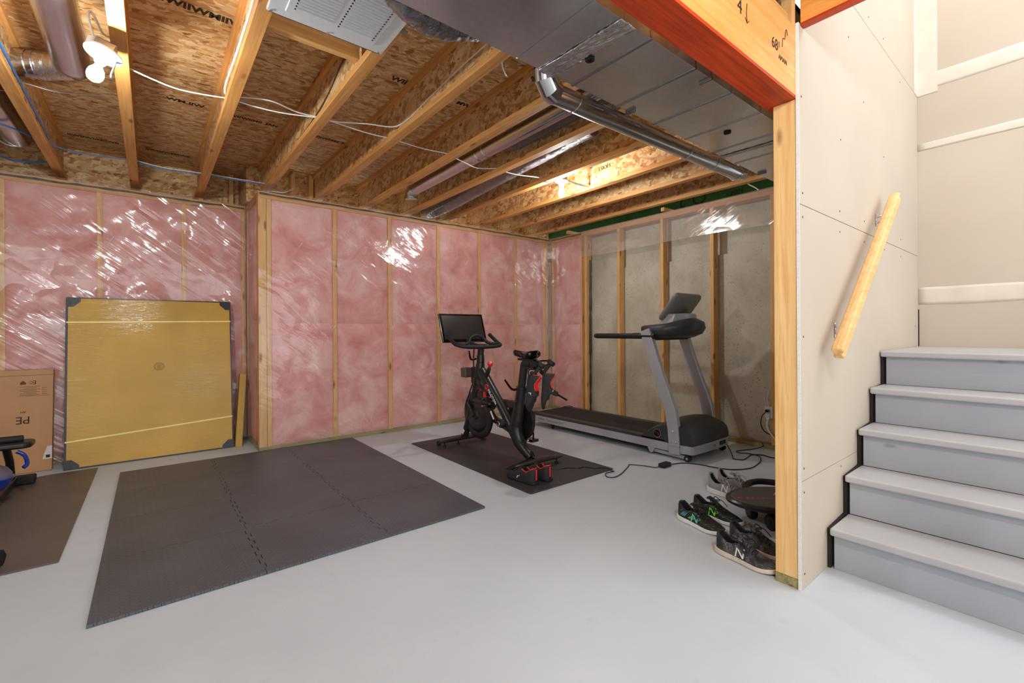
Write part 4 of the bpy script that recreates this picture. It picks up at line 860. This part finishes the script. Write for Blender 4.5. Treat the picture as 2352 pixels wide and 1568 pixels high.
# cranks and pedals
by, bz = 3.03, .305
B().cyl((bx-.07, by, bz), (bx+.07, by, bz), .036, 24).make('bottom_bracket', 'black_matte', bi, bev=.004)
xl = bx-.082
ca_ = B().tube([(xl, by, bz), (xl, 3.10, .375), (xl, 3.165, .440)], [.016, .013, .012], 10).make('crank_arm', 'black_gloss', bi, label='crank arm with a silver decal'); B().prism([(3.075, .342), (3.09, .333), (3.135, .395), (3.120, .405)], 'x', xl-.0165, xl-.0135).make('crank_decal', 'label_white', ca_)
B().cyl((xl-.012, by, bz), (xl+.02, by, bz), .024, 20).make('crank_boss', 'chrome', bi, bev=.004)
def pedal(c_, x0, x1):
    y, z = c_; B().cyl((x0, y, z), (x1, y, z), .008, 10).make('pedal_axle', 'chrome', bi)
    pd_ = B().box(x0+.02, x1, y-.045, y+.045, z-.013, z+.010).make('pedal', 'black_gloss', bi, bev=.006, seg=3)
    B().tube([(x0+.02, y+.04, z), (x0+.025, y+.03, z+.05), (x1-.01, y+.02, z+.055), (x1, y+.03, z)], .008, 8, sm=4).make('toe_cage', 'black_matte', pd_, smooth=True)
pedal((3.17, .445), xl-.075, xl)
xr_ = bx+.105
B().tube([(xr_, by, bz), (xr_, 2.96, .23), (xr_, 2.90, .165)], [.016, .013, .012], 10).make('crank_arm', 'black_gloss', bi); pedal((2.895, .160), xr_, xr_+.10)
# seat post, slider, saddle
bt_('seat_post', [(2.832, .60), (2.815, .70), (2.80, .775), (2.785, .812), (2.755, .825), (2.70, .815)], [.032, .032, .033, .036, .036, .036], 'black_matte')
B().box(bx-.026, bx+.026, 2.62, 2.76, .775, .845).make('saddle_slider', 'black_matte', bi, bev=.006)
B().box(bx-.018, bx+.018, 2.66, 2.86, .842, .862).make('saddle_rail', 'black_gloss', bi, bev=.004)
B().tube([(bx-.02, 2.88, .90), (bx-.02, 2.83, .872), (bx-.022, 2.72, .872), (bx-.03, 2.66, .895)], .0035, 8, sm=4).make('saddle_wire', 'black_gloss', bi); B().tube([(bx+.02, 2.88, .90), (bx+.02, 2.83, .872), (bx+.022, 2.72, .872), (bx+.03, 2.66, .895)], .0035, 8, sm=4).make('saddle_wire', 'black_gloss', bi)
R = []
for i in range(17):
    u = i/16; y = 2.925-.275*u; hw = .020+.052/(1+math.exp(-(u-.60)*13)); hw *= (1 if i not in (0, 16) else .55); zt = .928-.012*math.sin(u*math.pi)+(.006*u); th = .044+.018*u
    R.append([(bx+hw*math.cos(a), y, zt-th*.5+th*.5*math.sin(a)*(1 if math.sin(a) > 0 else 1.25)-(.006 if u > .5 and abs(math.cos(a)) < .3 and math.sin(a) > 0 else 0)) for a in [2*math.pi*k/20 for k in range(20)]])
B().rings(R).make('saddle', 'black_gloss', bi, smooth=True, sub=1)
for y0, z0, y1, z1, n_ in ((2.835, .612, 2.98, .675, 'seat_lever'), (3.44, .83, 3.52, .90, 'bar_lever')):
    B().tube([(bx-.035, y0, z0), (bx-.05, y0+.06, z0-.006), (bx-.055, y1, z1)], [.010, .010, .008], 10, sm=3).make(n_, 'black_gloss', bi, smooth=True)
B().tube([(bx, 2.72, .11), (bx-.01, 2.69, .125), (bx-.02, 2.665, .10), (bx-.02, 2.66, .085)], .009, 8, sm=4).make('cable_clip', 'black_gloss', bi, smooth=True)
# knob
bt_('knob_stem', [(3.315, .69), (3.285, .74), (3.275, .765)], [.022, .018, .010], sm=3)
kn = B().lathe([(.001, -.018), (.016, -.018), (.023, -.010), (.024, .010), (.019, .018), (.001, .018)], (bx, 3.265, .788), 10, Matrix.Rotation(math.radians(25), 4, 'X')).make('resistance_knob', 'red', bi, label='red resistance knob')
B().lathe([(.001, .0185), (.012, .0185), (.012, .0195), (.001, .0195)], (bx, 3.265, .788), 14, Matrix.Rotation(math.radians(25), 4, 'X')).make('knob_badge', 'label_white', kn)
# handlebar
bt_('bar_post', [(3.415, .85), (3.405, .935)], [.029, .030], 'black_matte', sm=0)
hb = 'rubber'
B().tube([(2.115, 3.60, 1.050), (2.115, 3.54, 1.010), (2.115, 3.47, .970), (2.135, 3.405, .952), (2.20, 3.372, .942), (2.36, 3.365, .938), (2.50, 3.372, .942), (2.575, 3.405, .952), (2.595, 3.47, .970), (2.595, 3.54, 1.010), (2.590, 3.60, 1.050)], .0175, 14, sm=5).make('handlebar', hb, bi, smooth=True)
B().tube([(2.12, 3.455, .968), (2.18, 3.43, .962), (2.245, 3.45, .975), (2.285, 3.475, 1.020), (2.355, 3.48, 1.042), (2.42, 3.475, 1.020), (2.465, 3.45, .975), (2.53, 3.43, .962), (2.59, 3.455, .968)], .0165, 14, sm=5).make('handlebar_loop', hb, bi, smooth=True)
B().box(bx-.05, bx+.05, 3.37, 3.50, .945, .965).make('bar_bracket', 'black_matte', bi, bev=.008)
# screen
bt_('screen_arm', [(3.48, .95), (3.58, .97), (3.67, 1.02), (3.70, 1.08)], .018, 'black_matte')
sm_ = frame((2.335, 3.668, 1.115), (1, .0, 0), (0, .32, .95))
def sbox(x0, x1, y0, y1, z0, z1): b = B(); b.box(x0, x1, y0, y1, z0, z1, sm_); return b
sh_ = sbox(-.245, .245, -.142, .142, -.024, 0).make('screen_housing', 'black_gloss', bi, bev=.006, seg=3)
sbox(-.222, .222, -.112, .122, .0, .0012).make('screen_glass', 'screen', sh_)
sbox(-.08, .08, -.08, .08, -.045, -.022).make('screen_mount', 'black_matte', bi, bev=.01)
B().box(bx-.10, bx-.02, 3.52, 3.60, .655, .745).make('phone_tray', 'smoke_brown', bi, bev=.01, label='translucent brown tray'); B().box(bx-.03, bx+.02, 3.46, 3.53, .60, .75).make('tray_bracket', 'black_matte', bi, bev=.006)
bt_('hanging_wire', [(3.50, .60), (3.56, .50), (3.62, .38), (3.60, .30)], .006, 'black_cable', x=bx-.03)
bt_('hanging_wire', [(3.49, .92), (3.50, .80), (3.49, .70)], .007, 'black_cable', x=bx-.02)
# lettering along the down tube
d = Vector((0, -.70, -.71)).normalized(); up_ = Vector((0, -.71, .70))
def on_tube(s): return Vector((bx-.043, 3.255, .585))+d*s
text('frame_lettering', 'PELOTON', .036, frame(on_tube(.105), d, up_), 'text_white', bi, .0015)
c0 = on_tube(-.005)
B().tube([c0+d*(.020*math.cos(a))+up_*(.020*math.sin(a)) for a in [math.radians(q) for q in range(20, 330, 20)]]+[c0+up_*(-.002), c0+d*(-.006)], .005, 6).make('frame_logo', 'text_red', bi)
B().prism([(3.66, .10), (3.63, .14), (3.655, .16), (3.685, .12)], 'x', bx-.040, bx-.037).make('frame_label', 'label_white', bi)

# ================= DUMBBELLS ON THE BIKE =================
for (hx, hy, hz), (tx, ty, tz), lab in (((2.300, 2.53, .824), (2.262, 2.57, .752), 'small black dumbbell hung behind the saddle, nearer the saddle post'), ((2.402, 2.53, .836), (2.358, 2.57, .758), 'small black dumbbell hung behind the saddle, the far right one')):
    t = thing('dumbbell', lab, 'dumbbell', (hx, hy, hz), 'dumbbells hung behind the bike saddle'); a = Vector((hx, hy, hz)); c_ = Vector((tx, ty, tz)); dd = (a-c_).normalized()
    B().tube([a+dd*.018, a+dd*.014, a-dd*.010, a-dd*.018], [.022, .032, .034, .026], 24).make('weight_head', 'rubber', t, bev=.004); B().cyl(a, c_, .014, 14).make('handle', 'black_matte', t)
    B().tube([c_+dd*.012, c_-dd*.012, c_-dd*.018], [.032, .034, .024], 24).make('weight_head', 'rubber', t, bev=.004); B().cyl(a+dd*.018, a+dd*.019, .009, 12).make('weight_badge', 'label_white', t)
B().tube([(bx+.02, 2.66, .858), (2.30, 2.58, .852), (2.40, 2.55, .85), (2.42, 2.56, .83), (2.36, 2.60, .80), (2.30, 2.62, .79), (bx-.02, 2.64, .80)], .006, 8, sm=4).make('weight_rack', 'black_gloss', bi, smooth=True)

# ================= SHOES =================
plain('shoe_black', (36, 36, 38), .7, bump=.3, scale=260); plain('shoe_grey', (150, 150, 152), .8, bump=.3, scale=200); plain('shoe_dark_grey', (66, 66, 70), .75, var=.3, bump=.4, scale=240)
plain('sole_white', (238, 238, 236), .6); plain('sole_cream', (224, 208, 192), .6); plain('sole_black', (28, 28, 30), .6); plain('lace_black', (22, 22, 24), .7); plain('lace_grey', (196, 196, 198), .7)
plain('neon_green', (104, 226, 40), .5); plain('teal', (110, 190, 206), .5); plain('shoe_red', (238, 50, 44), .5); plain('inner_black', (18, 18, 19), .85)
m = NM('shoe_flame'); v = m.mapping((10, 22, 60), (0, 0, .4)); n = m.noise(v, 1.3, 3, .5, 1.6)
m.color(m.ramp(n, [(.54, lin((26, 28, 30))), (.62, lin((34, 52, 38))), (.68, lin((74, 150, 50))), (.74, lin((30, 34, 34)))])); m.set(Roughness=.65); M['shoe_flame'] = m.m
m = NM('shoe_speckle'); n = m.noise(m.mapping(), 420, 2, .5); g = m.noise(m.mapping(), 18, 2)
m.color(m.mix(lin((40, 40, 43)), lin((150, 150, 154)), m.math('MULTIPLY', m.ramp(n, [(.5, (0, 0, 0)), (.6, (1, 1, 1))]), m.ramp(g, [(.45, (0, 0, 0)), (.6, (1, 1, 1))])))); m.set(Roughness=.7); M['shoe_speckle'] = m.m
def lerp_tab(tab, t):
    for (a, va), (b_, vb) in zip(tab, tab[1:]):
        if t <= b_:
            k = (t-a)/(b_-a) if b_ > a else 0; k = k*k*(3-2*k) if 0 else k; return va+(vb-va)*k
    return tab[-1][1]
WT = [(0, .10), (.008, .30), (.025, .47), (.06, .62), (.12, .71), (.2, .75), (.35, .73), (.5, .80), (.63, .94), (.74, 1.0), (.84, .92), (.92, .73), (.965, .50), (.99, .28), (1, .10)]
def make_shoe(label, mtx, L=.29, Wd=.105, upper='shoe_black', sole='sole_white', lace='lace_black', lining='inner_black', solez=.026, ht=.098, kind='runner', logo=None, logomat='text_white', side=-1, group=None, heelflare=0.0, heelcol=None, accents=()):
    t = thing('cycling_shoe' if kind == 'cycle' else 'running_shoe', label, 'shoe', mat=mtx, group=group)
    HT = [(0, ht+heelflare), (.04, ht+.004+heelflare*.8), (.10, ht-.008), (.22, ht-.030), (.34, ht-.026), (.42, ht-.010), (.50, ht-.014), (.62, ht-.034), (.74, ht-.050), (.86, ht-.060), (.95, ht-.068), (1.0, ht-.080)]
    nst = 34
    S = [.25*i/nst+.75*(1-math.cos(math.pi*i/nst))/2 for i in range(nst+1)]
    bend = lambda y: .006*math.sin(max(0, min(1, y/L))*math.pi)*side
    def st(t_): return .5*Wd*lerp_tab(WT, t_), lerp_tab(HT, t_)
    # sole
    R = []
    for t_ in S:
        w_, h_ = st(t_); w_ += .004; y = t_*L*1.02-.004; toe = .010*max(0, (t_-.75)/.25)**2; zt = solez*(1.12-.35*t_)+toe
        R.append([(bend(y)-w_*.92, y, toe*.9+.0015), (bend(y)-w_, y, toe*.9+.008), (bend(y)-w_*.98, y, zt), (bend(y)+w_*.98, y, zt), (bend(y)+w_, y, toe*.9+.008), (bend(y)+w_*.92, y, toe*.9+.0015)])
    B().rings(R).make('sole', sole, t, local=True, smooth=True, bev=.003)
    R = []
    for t_ in S:
        w_, h_ = st(t_); y = t_*L*1.02-.004; toe = .010*max(0, (t_-.75)/.25)**2
        R.append([(bend(y)+k*w_*.95, y, toe*.9+z) for k, z in ((-1, .0045), (1, .0045), (.96, 0), (-.96, 0))])
    B().rings(R).make('outsole', 'sole_black', t, local=True)
    # upper
    b = B(); N = 24; rows = []
    for t_ in S:
        w_, h_ = st(t_); y = .004+t_*(L-.010); z0 = solez*(1.0-.3*t_)+.010*max(0, (t_-.75)/.25)**2-.004; row = []
        op = .055 < t_ < .40; h_ = max(h_, z0+.012)
        for k in range(N+1):
            s = -1+2*k/N; a = abs(s); sg = 1 if s > 0 else -1
            if a > .5:
                q = (1-a)/.5; lean = .30 if op else .34
                x = w_*(1+.03*math.sin(q*math.pi)-lean*q**1.6); z = z0+(h_-z0)*(math.sin(q*math.pi/2)**.85)
                if not op: z = z0+(h_-z0)*(math.sin(q*math.pi/2)**.9)*.93
            elif op:
                x = w_*(.70-.10*(.5-a)/.5)*(a/.5)**.5 if a > .25 else w_*.6*(a/.5); z = h_-.004 if a > .42 else (h_-(h_-z0-.012)*min(1, (.42-a)/.14))
            else:
                x = w_*.66*(a/.5); z = z0+(h_-z0)*(.93+.07*math.cos(a*math.pi))
            row.append((bend(y)+sg*x if a > 0 else bend(y), y, z))
        rows.append([b.bm.verts.new(p) for p in row])
    for i in range(nst):
        for k in range(N): 
            f = b.bm.faces.new((rows[i][k], rows[i+1][k], rows[i+1][k+1], rows[i][k+1]))
            a = abs(-1+2*(k+.5)/N); tt = (S[i]+S[i+1])/2
            if a < .42 and .055 < tt < .42: f.material_index = 1
    b.bm.faces.new(rows[0]); b.bm.faces.new(rows[-1][::-1])
    b.make('upper', [upper, lining], t, local=True, smooth=True, split=60)
    # collar trim
    P = []
    for t_ in [.055+.34*i/10 for i in range(11)]:
        w_, h_ = st(t_); y = .004+t_*(L-.010); P.append((bend(y)+w_*.68, y, h_-.001))
    Q = [(2*bend(p[1])-p[0], p[1], p[2]) for p in P]
    B().tube(Q+P[::-1] if 0 else P[::-1]+[(bend(.01), .010, st(.03)[1]-.002)]+Q, .0042, 8).make('collar', 'shoe_red' if kind == 'cycle' else upper, t, local=True, smooth=True)
    if kind == 'cycle':
        for t0, lab in ((.50, 'strap'), (.68, 'strap')):
            w_, h_ = st(t0); y = t0*L; P = []
            for k in range(9):
                a = math.pi*k/8; P.append((bend(y)+w_*1.04*math.cos(a), y, solez+.004+(h_-solez)*math.sin(a)**.8))
            B().rings([[(p[0], p[1]+dy, p[2]+dz) for dy, dz in ((-.012, 0), (.012, -.003), (.012, .001), (-.012, .004))] for p in P]).make(lab, 'shoe_black', t, local=True)
        B().prism([(-.006, .03), (.006, .03), (.005, ht-.004), (-.005, ht-.004)], 'y', -.0025, .002).make('heel_stripe', 'shoe_red', t, local=True, bev=.001)
        B().box(-.022, .022, .55*L, .55*L+.05, -.004, .004).make('cleat', 'shoe_red', t, local=True)
    else:
        R = []
        for k in range(8):
            u = k/7; y = L*(.40-.035+.20*u); z = lerp_tab(HT, y/L)+(.030*(1-u)**2 if 1 else 0)+.004; hw = .026-.006*u; R.append([(bend(y)+hw*math.cos(a), y-.012*(1-u), z+.0045*math.sin(a)) for a in [2*math.pi*q/10 for q in range(10)]])
        B().rings(R).make('tongue', upper, t, local=True, smooth=True)
        for k in range(6):
            t0 = .42+.045*k; y = t0*L; w_, h_ = st(t0); z = h_+.006-(.002*k)
            B().tube([(bend(y)-w_*.62, y, z-.012), (bend(y)-w_*.3, y+.004, z), (bend(y)+w_*.3, y+.010, z), (bend(y)+w_*.62, y+.014, z-.012)], .0024, 6, sm=2).make('lace', lace, t, local=True, smooth=True)
        y = L*.42; z = st(.42)[1]+.012
        for sg in (-1, 1):
            B().tube([(0, y, z), (sg*.025, y-.005, z+.014), (sg*.045, y+.01, z-.004), (sg*.025, y+.02, z-.006), (0, y+.004, z)], .0022, 6, sm=4).make('lace_loop', lace, t, local=True, smooth=True); B().tube([(0, y, z), (sg*.03, y+.03, z+.001), (sg*.052, y+.055, z-.035)], .0022, 6, sm=4).make('lace_end', lace, t, local=True, smooth=True)
        if heelcol: B().prism([(-.010, .045), (.010, .045), (.008, ht), (-.008, ht)], 'y', -.002, .006).make('heel_tab', heelcol, t, local=True, bev=.002)
    for tt, zc, ln_, hh, mt_, sd_ in accents:
        for q in range(4):
            w_, h_ = st(tt+q*.03); y = (tt+q*.03)*L+.01
            xx = bend(y)+sd_*(w_*1.03+.0015)
            B().rings([[(xx-.0012, y, zc-.003), (xx+.0012, y, zc-.003), (xx+.0012, y, zc+.003), (xx-.0012, y, zc+.003)], [(bend(y+ln_)+sd_*(st(tt+q*.03+ln_/L)[0]*.99+.001)-.0012, y+ln_, zc+hh-.001), (bend(y+ln_)+sd_*(st(tt+q*.03+ln_/L)[0]*.99+.001)+.0012, y+ln_, zc+hh-.001), (bend(y+ln_)+sd_*(st(tt+q*.03+ln_/L)[0]*.99+.001)+.0012, y+ln_, zc+hh+.001), (bend(y+ln_)+sd_*(st(tt+q*.03+ln_/L)[0]*.99+.001)-.0012, y+ln_, zc+hh+.001)]]).make('side_accent', mt_, t, local=True)
    if logo:
        tt = .44; w_, h_ = st(tt); y = tt*L; X_ = bend(y)+side*(w_*.93+.0045)
        text('side_letter', logo, .062 if kind == 'runner' else .045, W[t.name] @ frame((X_, y+.012, solez+.024), (0, side, 0), (-side*.38, 0, .92)), logomat, t, .0012)
    return t
Rz = lambda a: Matrix.Rotation(math.radians(a), 4, 'Z')
def at(x, y, z, a): return Matrix.Translation((x, y, z)) @ Rz(a)
# black/green pair: toes point toward the stairs
acc = [(.12, .042, .020, .024, 'teal', 1), (.30, .040, .022, .016, 'neon_green', 1)]
make_shoe('black running shoe with green and teal flashes and white sole, the nearer of its pair', at(2.385, 1.445, .0, 172), upper='shoe_flame', accents=acc, logo='N', logomat='teal', side=1, group='pair of black and green running shoes')
make_shoe('black running shoe with green flashes, the farther of its pair beside the round board', at(2.535, 1.440, .0, 179), upper='shoe_flame', side=1, group='pair of black and green running shoes', logo='N', logomat='neon_green')
make_shoe('dark speckled running shoe with white letter N and cream sole next to the post', at(2.175, 1.115, 0, 176), upper='shoe_speckle', sole='sole_cream', logo='N', logomat='label_white', side=1, group='pair of dark speckled running shoes')
make_shoe('dark speckled running shoe behind its mate, half hidden by the post', at(2.325, 1.125, 0, 180), upper='shoe_speckle', sole='sole_cream', side=1, group='pair of dark speckled running shoes')
make_shoe('light grey running shoe with white N and white sole, the nearer of its pair', at(2.935, 1.560, 0, 176), upper='shoe_grey', lace='lace_grey', logo='N', logomat='text_white', side=1, group='pair of light grey running shoes', heelflare=.03, solez=.034, ht=.10)
make_shoe('light grey running shoe behind its mate, toe under the round board', at(3.07, 1.565, 0, 180), upper='shoe_grey', lace='lace_grey', side=1, group='pair of light grey running shoes', heelflare=.03, solez=.034, ht=.10)
# cycling shoes on mat
make_shoe('black cycling shoe with red heel stripe on the bike mat, left of its pair', at(2.098, 2.365, .009, 3), kind='cycle', sole='sole_black', lining='inner_black', solez=.014, ht=.108, L=.285, logo='P', side=-1, group='pair of cycling shoes on the bike mat')
make_shoe('black cycling shoe with red heel stripe on the bike mat, right of its pair', at(2.222, 2.358, .009, -4), kind='cycle', sole='sole_black', lining='inner_black', solez=.014, ht=.108, L=.285, side=-1, group='pair of cycling shoes on the bike mat')
# hanging cycling shoes, toe down
def hang(x, y, z, ang, tilt=0):
    n_ = Vector((math.cos(ang), math.sin(ang), 0)); ya = Vector((math.sin(tilt)*-n_.x, math.sin(tilt)*-n_.y, -1)).normalized(); xa_ = ya.cross(n_).normalized(); za = xa_.cross(ya)
    mm = Matrix((xa_, ya, za)).transposed().to_4x4(); mm.translation = Vector((x, y, z)); return mm
a1 = make_shoe('black and white cycling shoe with red lining hanging toe-down behind the saddle, the left one', hang(2.205, 2.555, .755, math.radians(-72), .05), kind='cycle', sole='sole_black', lining='shoe_red', solez=.014, ht=.092, L=.275, Wd=.098, logo='P', side=1, group='cycling shoes hanging behind the saddle')
a2 = make_shoe('black cycling shoe with red lining hanging toe-down behind the saddle, the right one', hang(2.318, 2.53, .765, math.radians(-50), .05), kind='cycle', sole='sole_black', lining='shoe_red', solez=.014, ht=.092, L=.275, Wd=.098, side=-1, group='cycling shoes hanging behind the saddle')
sp_ = B().rings([[(2.315, 2.47, .650), (2.335, 2.46, .655), (2.335, 2.46, .620), (2.315, 2.47, .615)], [(2.375, 2.45, .620), (2.392, 2.44, .620), (2.392, 2.44, .588), (2.375, 2.45, .588)]]).make('strap_tab', 'black_matte', a2, bev=.002)
B().cyl((2.38, 2.445, .605), (2.460, 2.42, .556), .007, 8).make('strap_rod', 'black_gloss', sp_); text('strap_badge', 'P', .02, frame((2.345, 2.452, .630), (.9, -.25, -.5), (.45, -.05, .9)), 'text_white', sp_)
B().tube([(2.20, 2.56, .74), (2.215, 2.58, .78), (2.25, 2.59, .80)], .006, 8, sm=3).make('hanging_loop', 'black_matte', a1, smooth=True); B().tube([(2.32, 2.53, .75), (2.33, 2.56, .785), (2.33, 2.59, .80)], .006, 8, sm=3).make('hanging_loop', 'black_matte', a2, smooth=True)

# ================= ROUND BALANCE BOARD =================
bd = thing('balance_board', 'round black exercise board on small wheels beside the post, with red dashes', 'exercise board', (2.78, 1.06, 0))
cx, cy = 2.783, 1.057; Rv = Vector((.78, -.62, 0)); Fv = Vector((.62, .78, 0)); cv = Vector((cx, cy, 0))
def ell(prof, name, mat): return B().rings([[cv+Rv*(.300*r*math.cos(2*math.pi*k/64))+Fv*(.190*r*math.sin(2*math.pi*k/64))+Vector((0, 0, z)) for k in range(64)] for r, z in prof]).make(name, mat, bd, smooth=True)
plain('board_grey', (84, 80, 78), .7, bump=.3, scale=300)
ell([(.1, .088), (.80, .090), (.93, .098), (1, .110), (1, .122), (.96, .130), (.90, .129)], 'board_rim', 'black_paint')
ell([(.01, .124), (.86, .126), (.905, .129), (.89, .134), (.01, .134)], 'board_top', 'board_grey')
for u, w_ in ((-.15, .03), (-.12, -.12), (.15, .06), (.15, -.10)):
    p = cv+Rv*u+Fv*w_
    wh = B().cyl(p-Rv*.018+Vector((0, 0, .042)), p+Rv*.018+Vector((0, 0, .042)), .041, 28).make('wheel', 'rubber', bd, bev=.006); B().cyl(p-Rv*.0195+Vector((0, 0, .042)), p-Rv*.018+Vector((0, 0, .042)), .026, 24).make('wheel_disc', 'black_gloss', wh)
    B().cyl(p+Rv*.05+Vector((0, 0, .045)), p+Rv*.05+Vector((0, 0, .095)), .018, 14).make('wheel_bracket', 'black_matte', bd); B().tube([p+Rv*.015+Vector((0, 0, .042)), p+Rv*.055+Vector((0, 0, .052))], .010, 8).make('wheel_fork', 'black_matte', bd)
B().tube([(2.80, 1.20, .095), (2.87, 1.285, .095), (2.97, 1.325, .095), (3.08, 1.305, .095), (3.14, 1.21, .095), (3.11, 1.08, .097), (3.02, .98, .10)], .019, 14, sm=6).make('carry_handle', 'rubber', bd, smooth=True)
for k in range(9):
    t_ = k/8; p = cv+Rv*(-.235+.215*t_**.8)+Fv*(-.010-.02*t_); sz = .013*(1-.88*t_)+.0015
    b = B(); b.prism([(-sz, -sz*.4), (0, -sz*.55), (sz, -sz*.3), (sz, sz*.3), (0, sz*.55), (-sz, sz*.4)], 'z', 0, .0006); b.bm.transform(Matrix.Translation((p.x, p.y, .1342)) @ Rz(-38.5)); b.make('red_dash', 'text_red', bd)
B().tube([cv+Rv*a_+Fv*b_+Vector((0, 0, .135)) for a_, b_ in ((-.02, .03), (.01, .06), (.0, .0), (.03, .03), (.01, -.03), (.045, .0), (.03, -.06), (.06, -.02), (.05, .04))], .0024, 6, sm=4).make('white_script', 'text_white', bd)

# ================= OUTLET, CORDS =================
ou = thing('wall_outlet', 'white wall outlet box on the framing by the concrete wall with a black plug', 'outlet', (4.37, 1.76, .33))
B().box(4.365, 4.379, 1.722, 1.790, .282, .384).make('cover_plate', 'white_plastic', ou, bev=.003); B().box(4.36, 4.366, 1.738, 1.774, .335, .362).make('receptacle', 'label_white', ou, bev=.002); B().box(4.36, 4.366, 1.738, 1.774, .297, .324).make('receptacle', 'label_white', ou, bev=.002)
o = B().tube([(4.372, 1.775, .385), (4.365, 1.785, .45), (4.36, 1.79, .50), (4.36, 1.775, .53), (4.36, 1.755, .52), (4.362, 1.765, .45), (4.37, 1.755, .385)], .0035, 8, sm=5).make('outlet_wire', 'white_cable', smooth=True); tag(o, 'thin pale wire loop standing above the wall outlet', 'wire')
o = thing('plug_cord', 'black plug and cord dropping from the wall outlet', 'cord', (4.34, 1.76, .35)); B().box(4.325, 4.36, 1.742, 1.770, .338, .362).make('plug', 'black_gloss', o, bev=.005); B().tube([(4.33, 1.757, .345), (4.315, 1.79, .30), (4.32, 1.80, .22), (4.33, 1.77, .16), (4.36, 1.70, .12), (4.34, 1.55, .06), (4.3, 1.45, .02)], .0045, 8, sm=5).make('cord', 'black_cable', o, smooth=True)
o = thing('white_cord', 'white cord with a pale plug hanging from the wall outlet', 'cord', (4.34, 1.74, .3)); B().box(4.335, 4.36, 1.738, 1.768, .270, .322).make('plug', 'white_plastic', o, bev=.006); B().tube([(4.345, 1.752, .272), (4.335, 1.757, .22), (4.335, 1.742, .17), (4.345, 1.705, .12), (4.355, 1.65, .06), (4.34, 1.60, .02)], .008, 10, sm=5).make('cord', 'white_plastic', o, smooth=True)
c = .005
o = B().tube([(3.86, 1.888, .098), (3.855, 1.86, .06), (3.84, 1.83, .012), (3.80, 1.80, c), (3.83, 1.74, c), (3.95, 1.75, c), (4.04, 1.76, c), (4.10, 1.70, c), (4.08, 1.62, c), (4.13, 1.55, c), (4.30, 1.40, c)], .0045, 8, sm=6).make('power_cord', 'black_cable', tm, smooth=True)
pa_ = thing('power_adapter', 'black brick power adapter on the floor between bike mat and treadmill, with long thin cords', 'power adapter', (3.17, 2.05, 0))
o = B().tube([(4.37, 1.82, .05), (4.36, 1.80, .02), (4.28, 1.83, c), (4.15, 1.87, c), (4.06, 1.90, c), (4.02, 1.86, c), (4.06, 1.80, c), (4.03, 1.70, .009), (3.93, 1.64, c), (3.80, 1.61, c), (3.64, 1.599, c), (3.50, 1.666, c), (3.447, 1.777, c), (3.43, 1.90, c), (3.37, 2.00, c), (3.29, 2.035, c), (3.232, 2.045, .012)], .0042, 8, sm=6).make('cord', 'black_cable', pa_, smooth=True)
B().box(3.125, 3.228, 2.025, 2.075, .001, .032).make('brick', 'black_matte', pa_, bev=.003)
o = B().tube([(3.124, 2.05, .014), (3.09, 2.08, c), (3.06, 2.16, c), (3.0, 2.25, c), (2.951, 2.229, c), (2.86, 2.19, c), (2.76, 2.15, c), (2.66, 2.13, c), (2.62, 2.17, c), (2.68, 2.23, c), (2.75, 2.21, .010), (2.76, 2.245, c), (2.775, 2.29, .011), (2.752, 2.326, .011), (2.70, 2.36, .011), (2.66, 2.43, .011), (2.60, 2.44, .011), (2.56, 2.49, .011), (2.48, 2.52, .011), (2.42, 2.58, .011)], .0035, 8, sm=6).make('cord', 'black_cable', pa_, smooth=True)
# anything above that is still an unlabelled top-level non-structure would be reported
for o in bpy.data.objects:
    if o.parent is None and o.type in ('MESH', 'EMPTY') and 'label' not in o and 'kind' not in o: print('UNTAGGED', o.name)
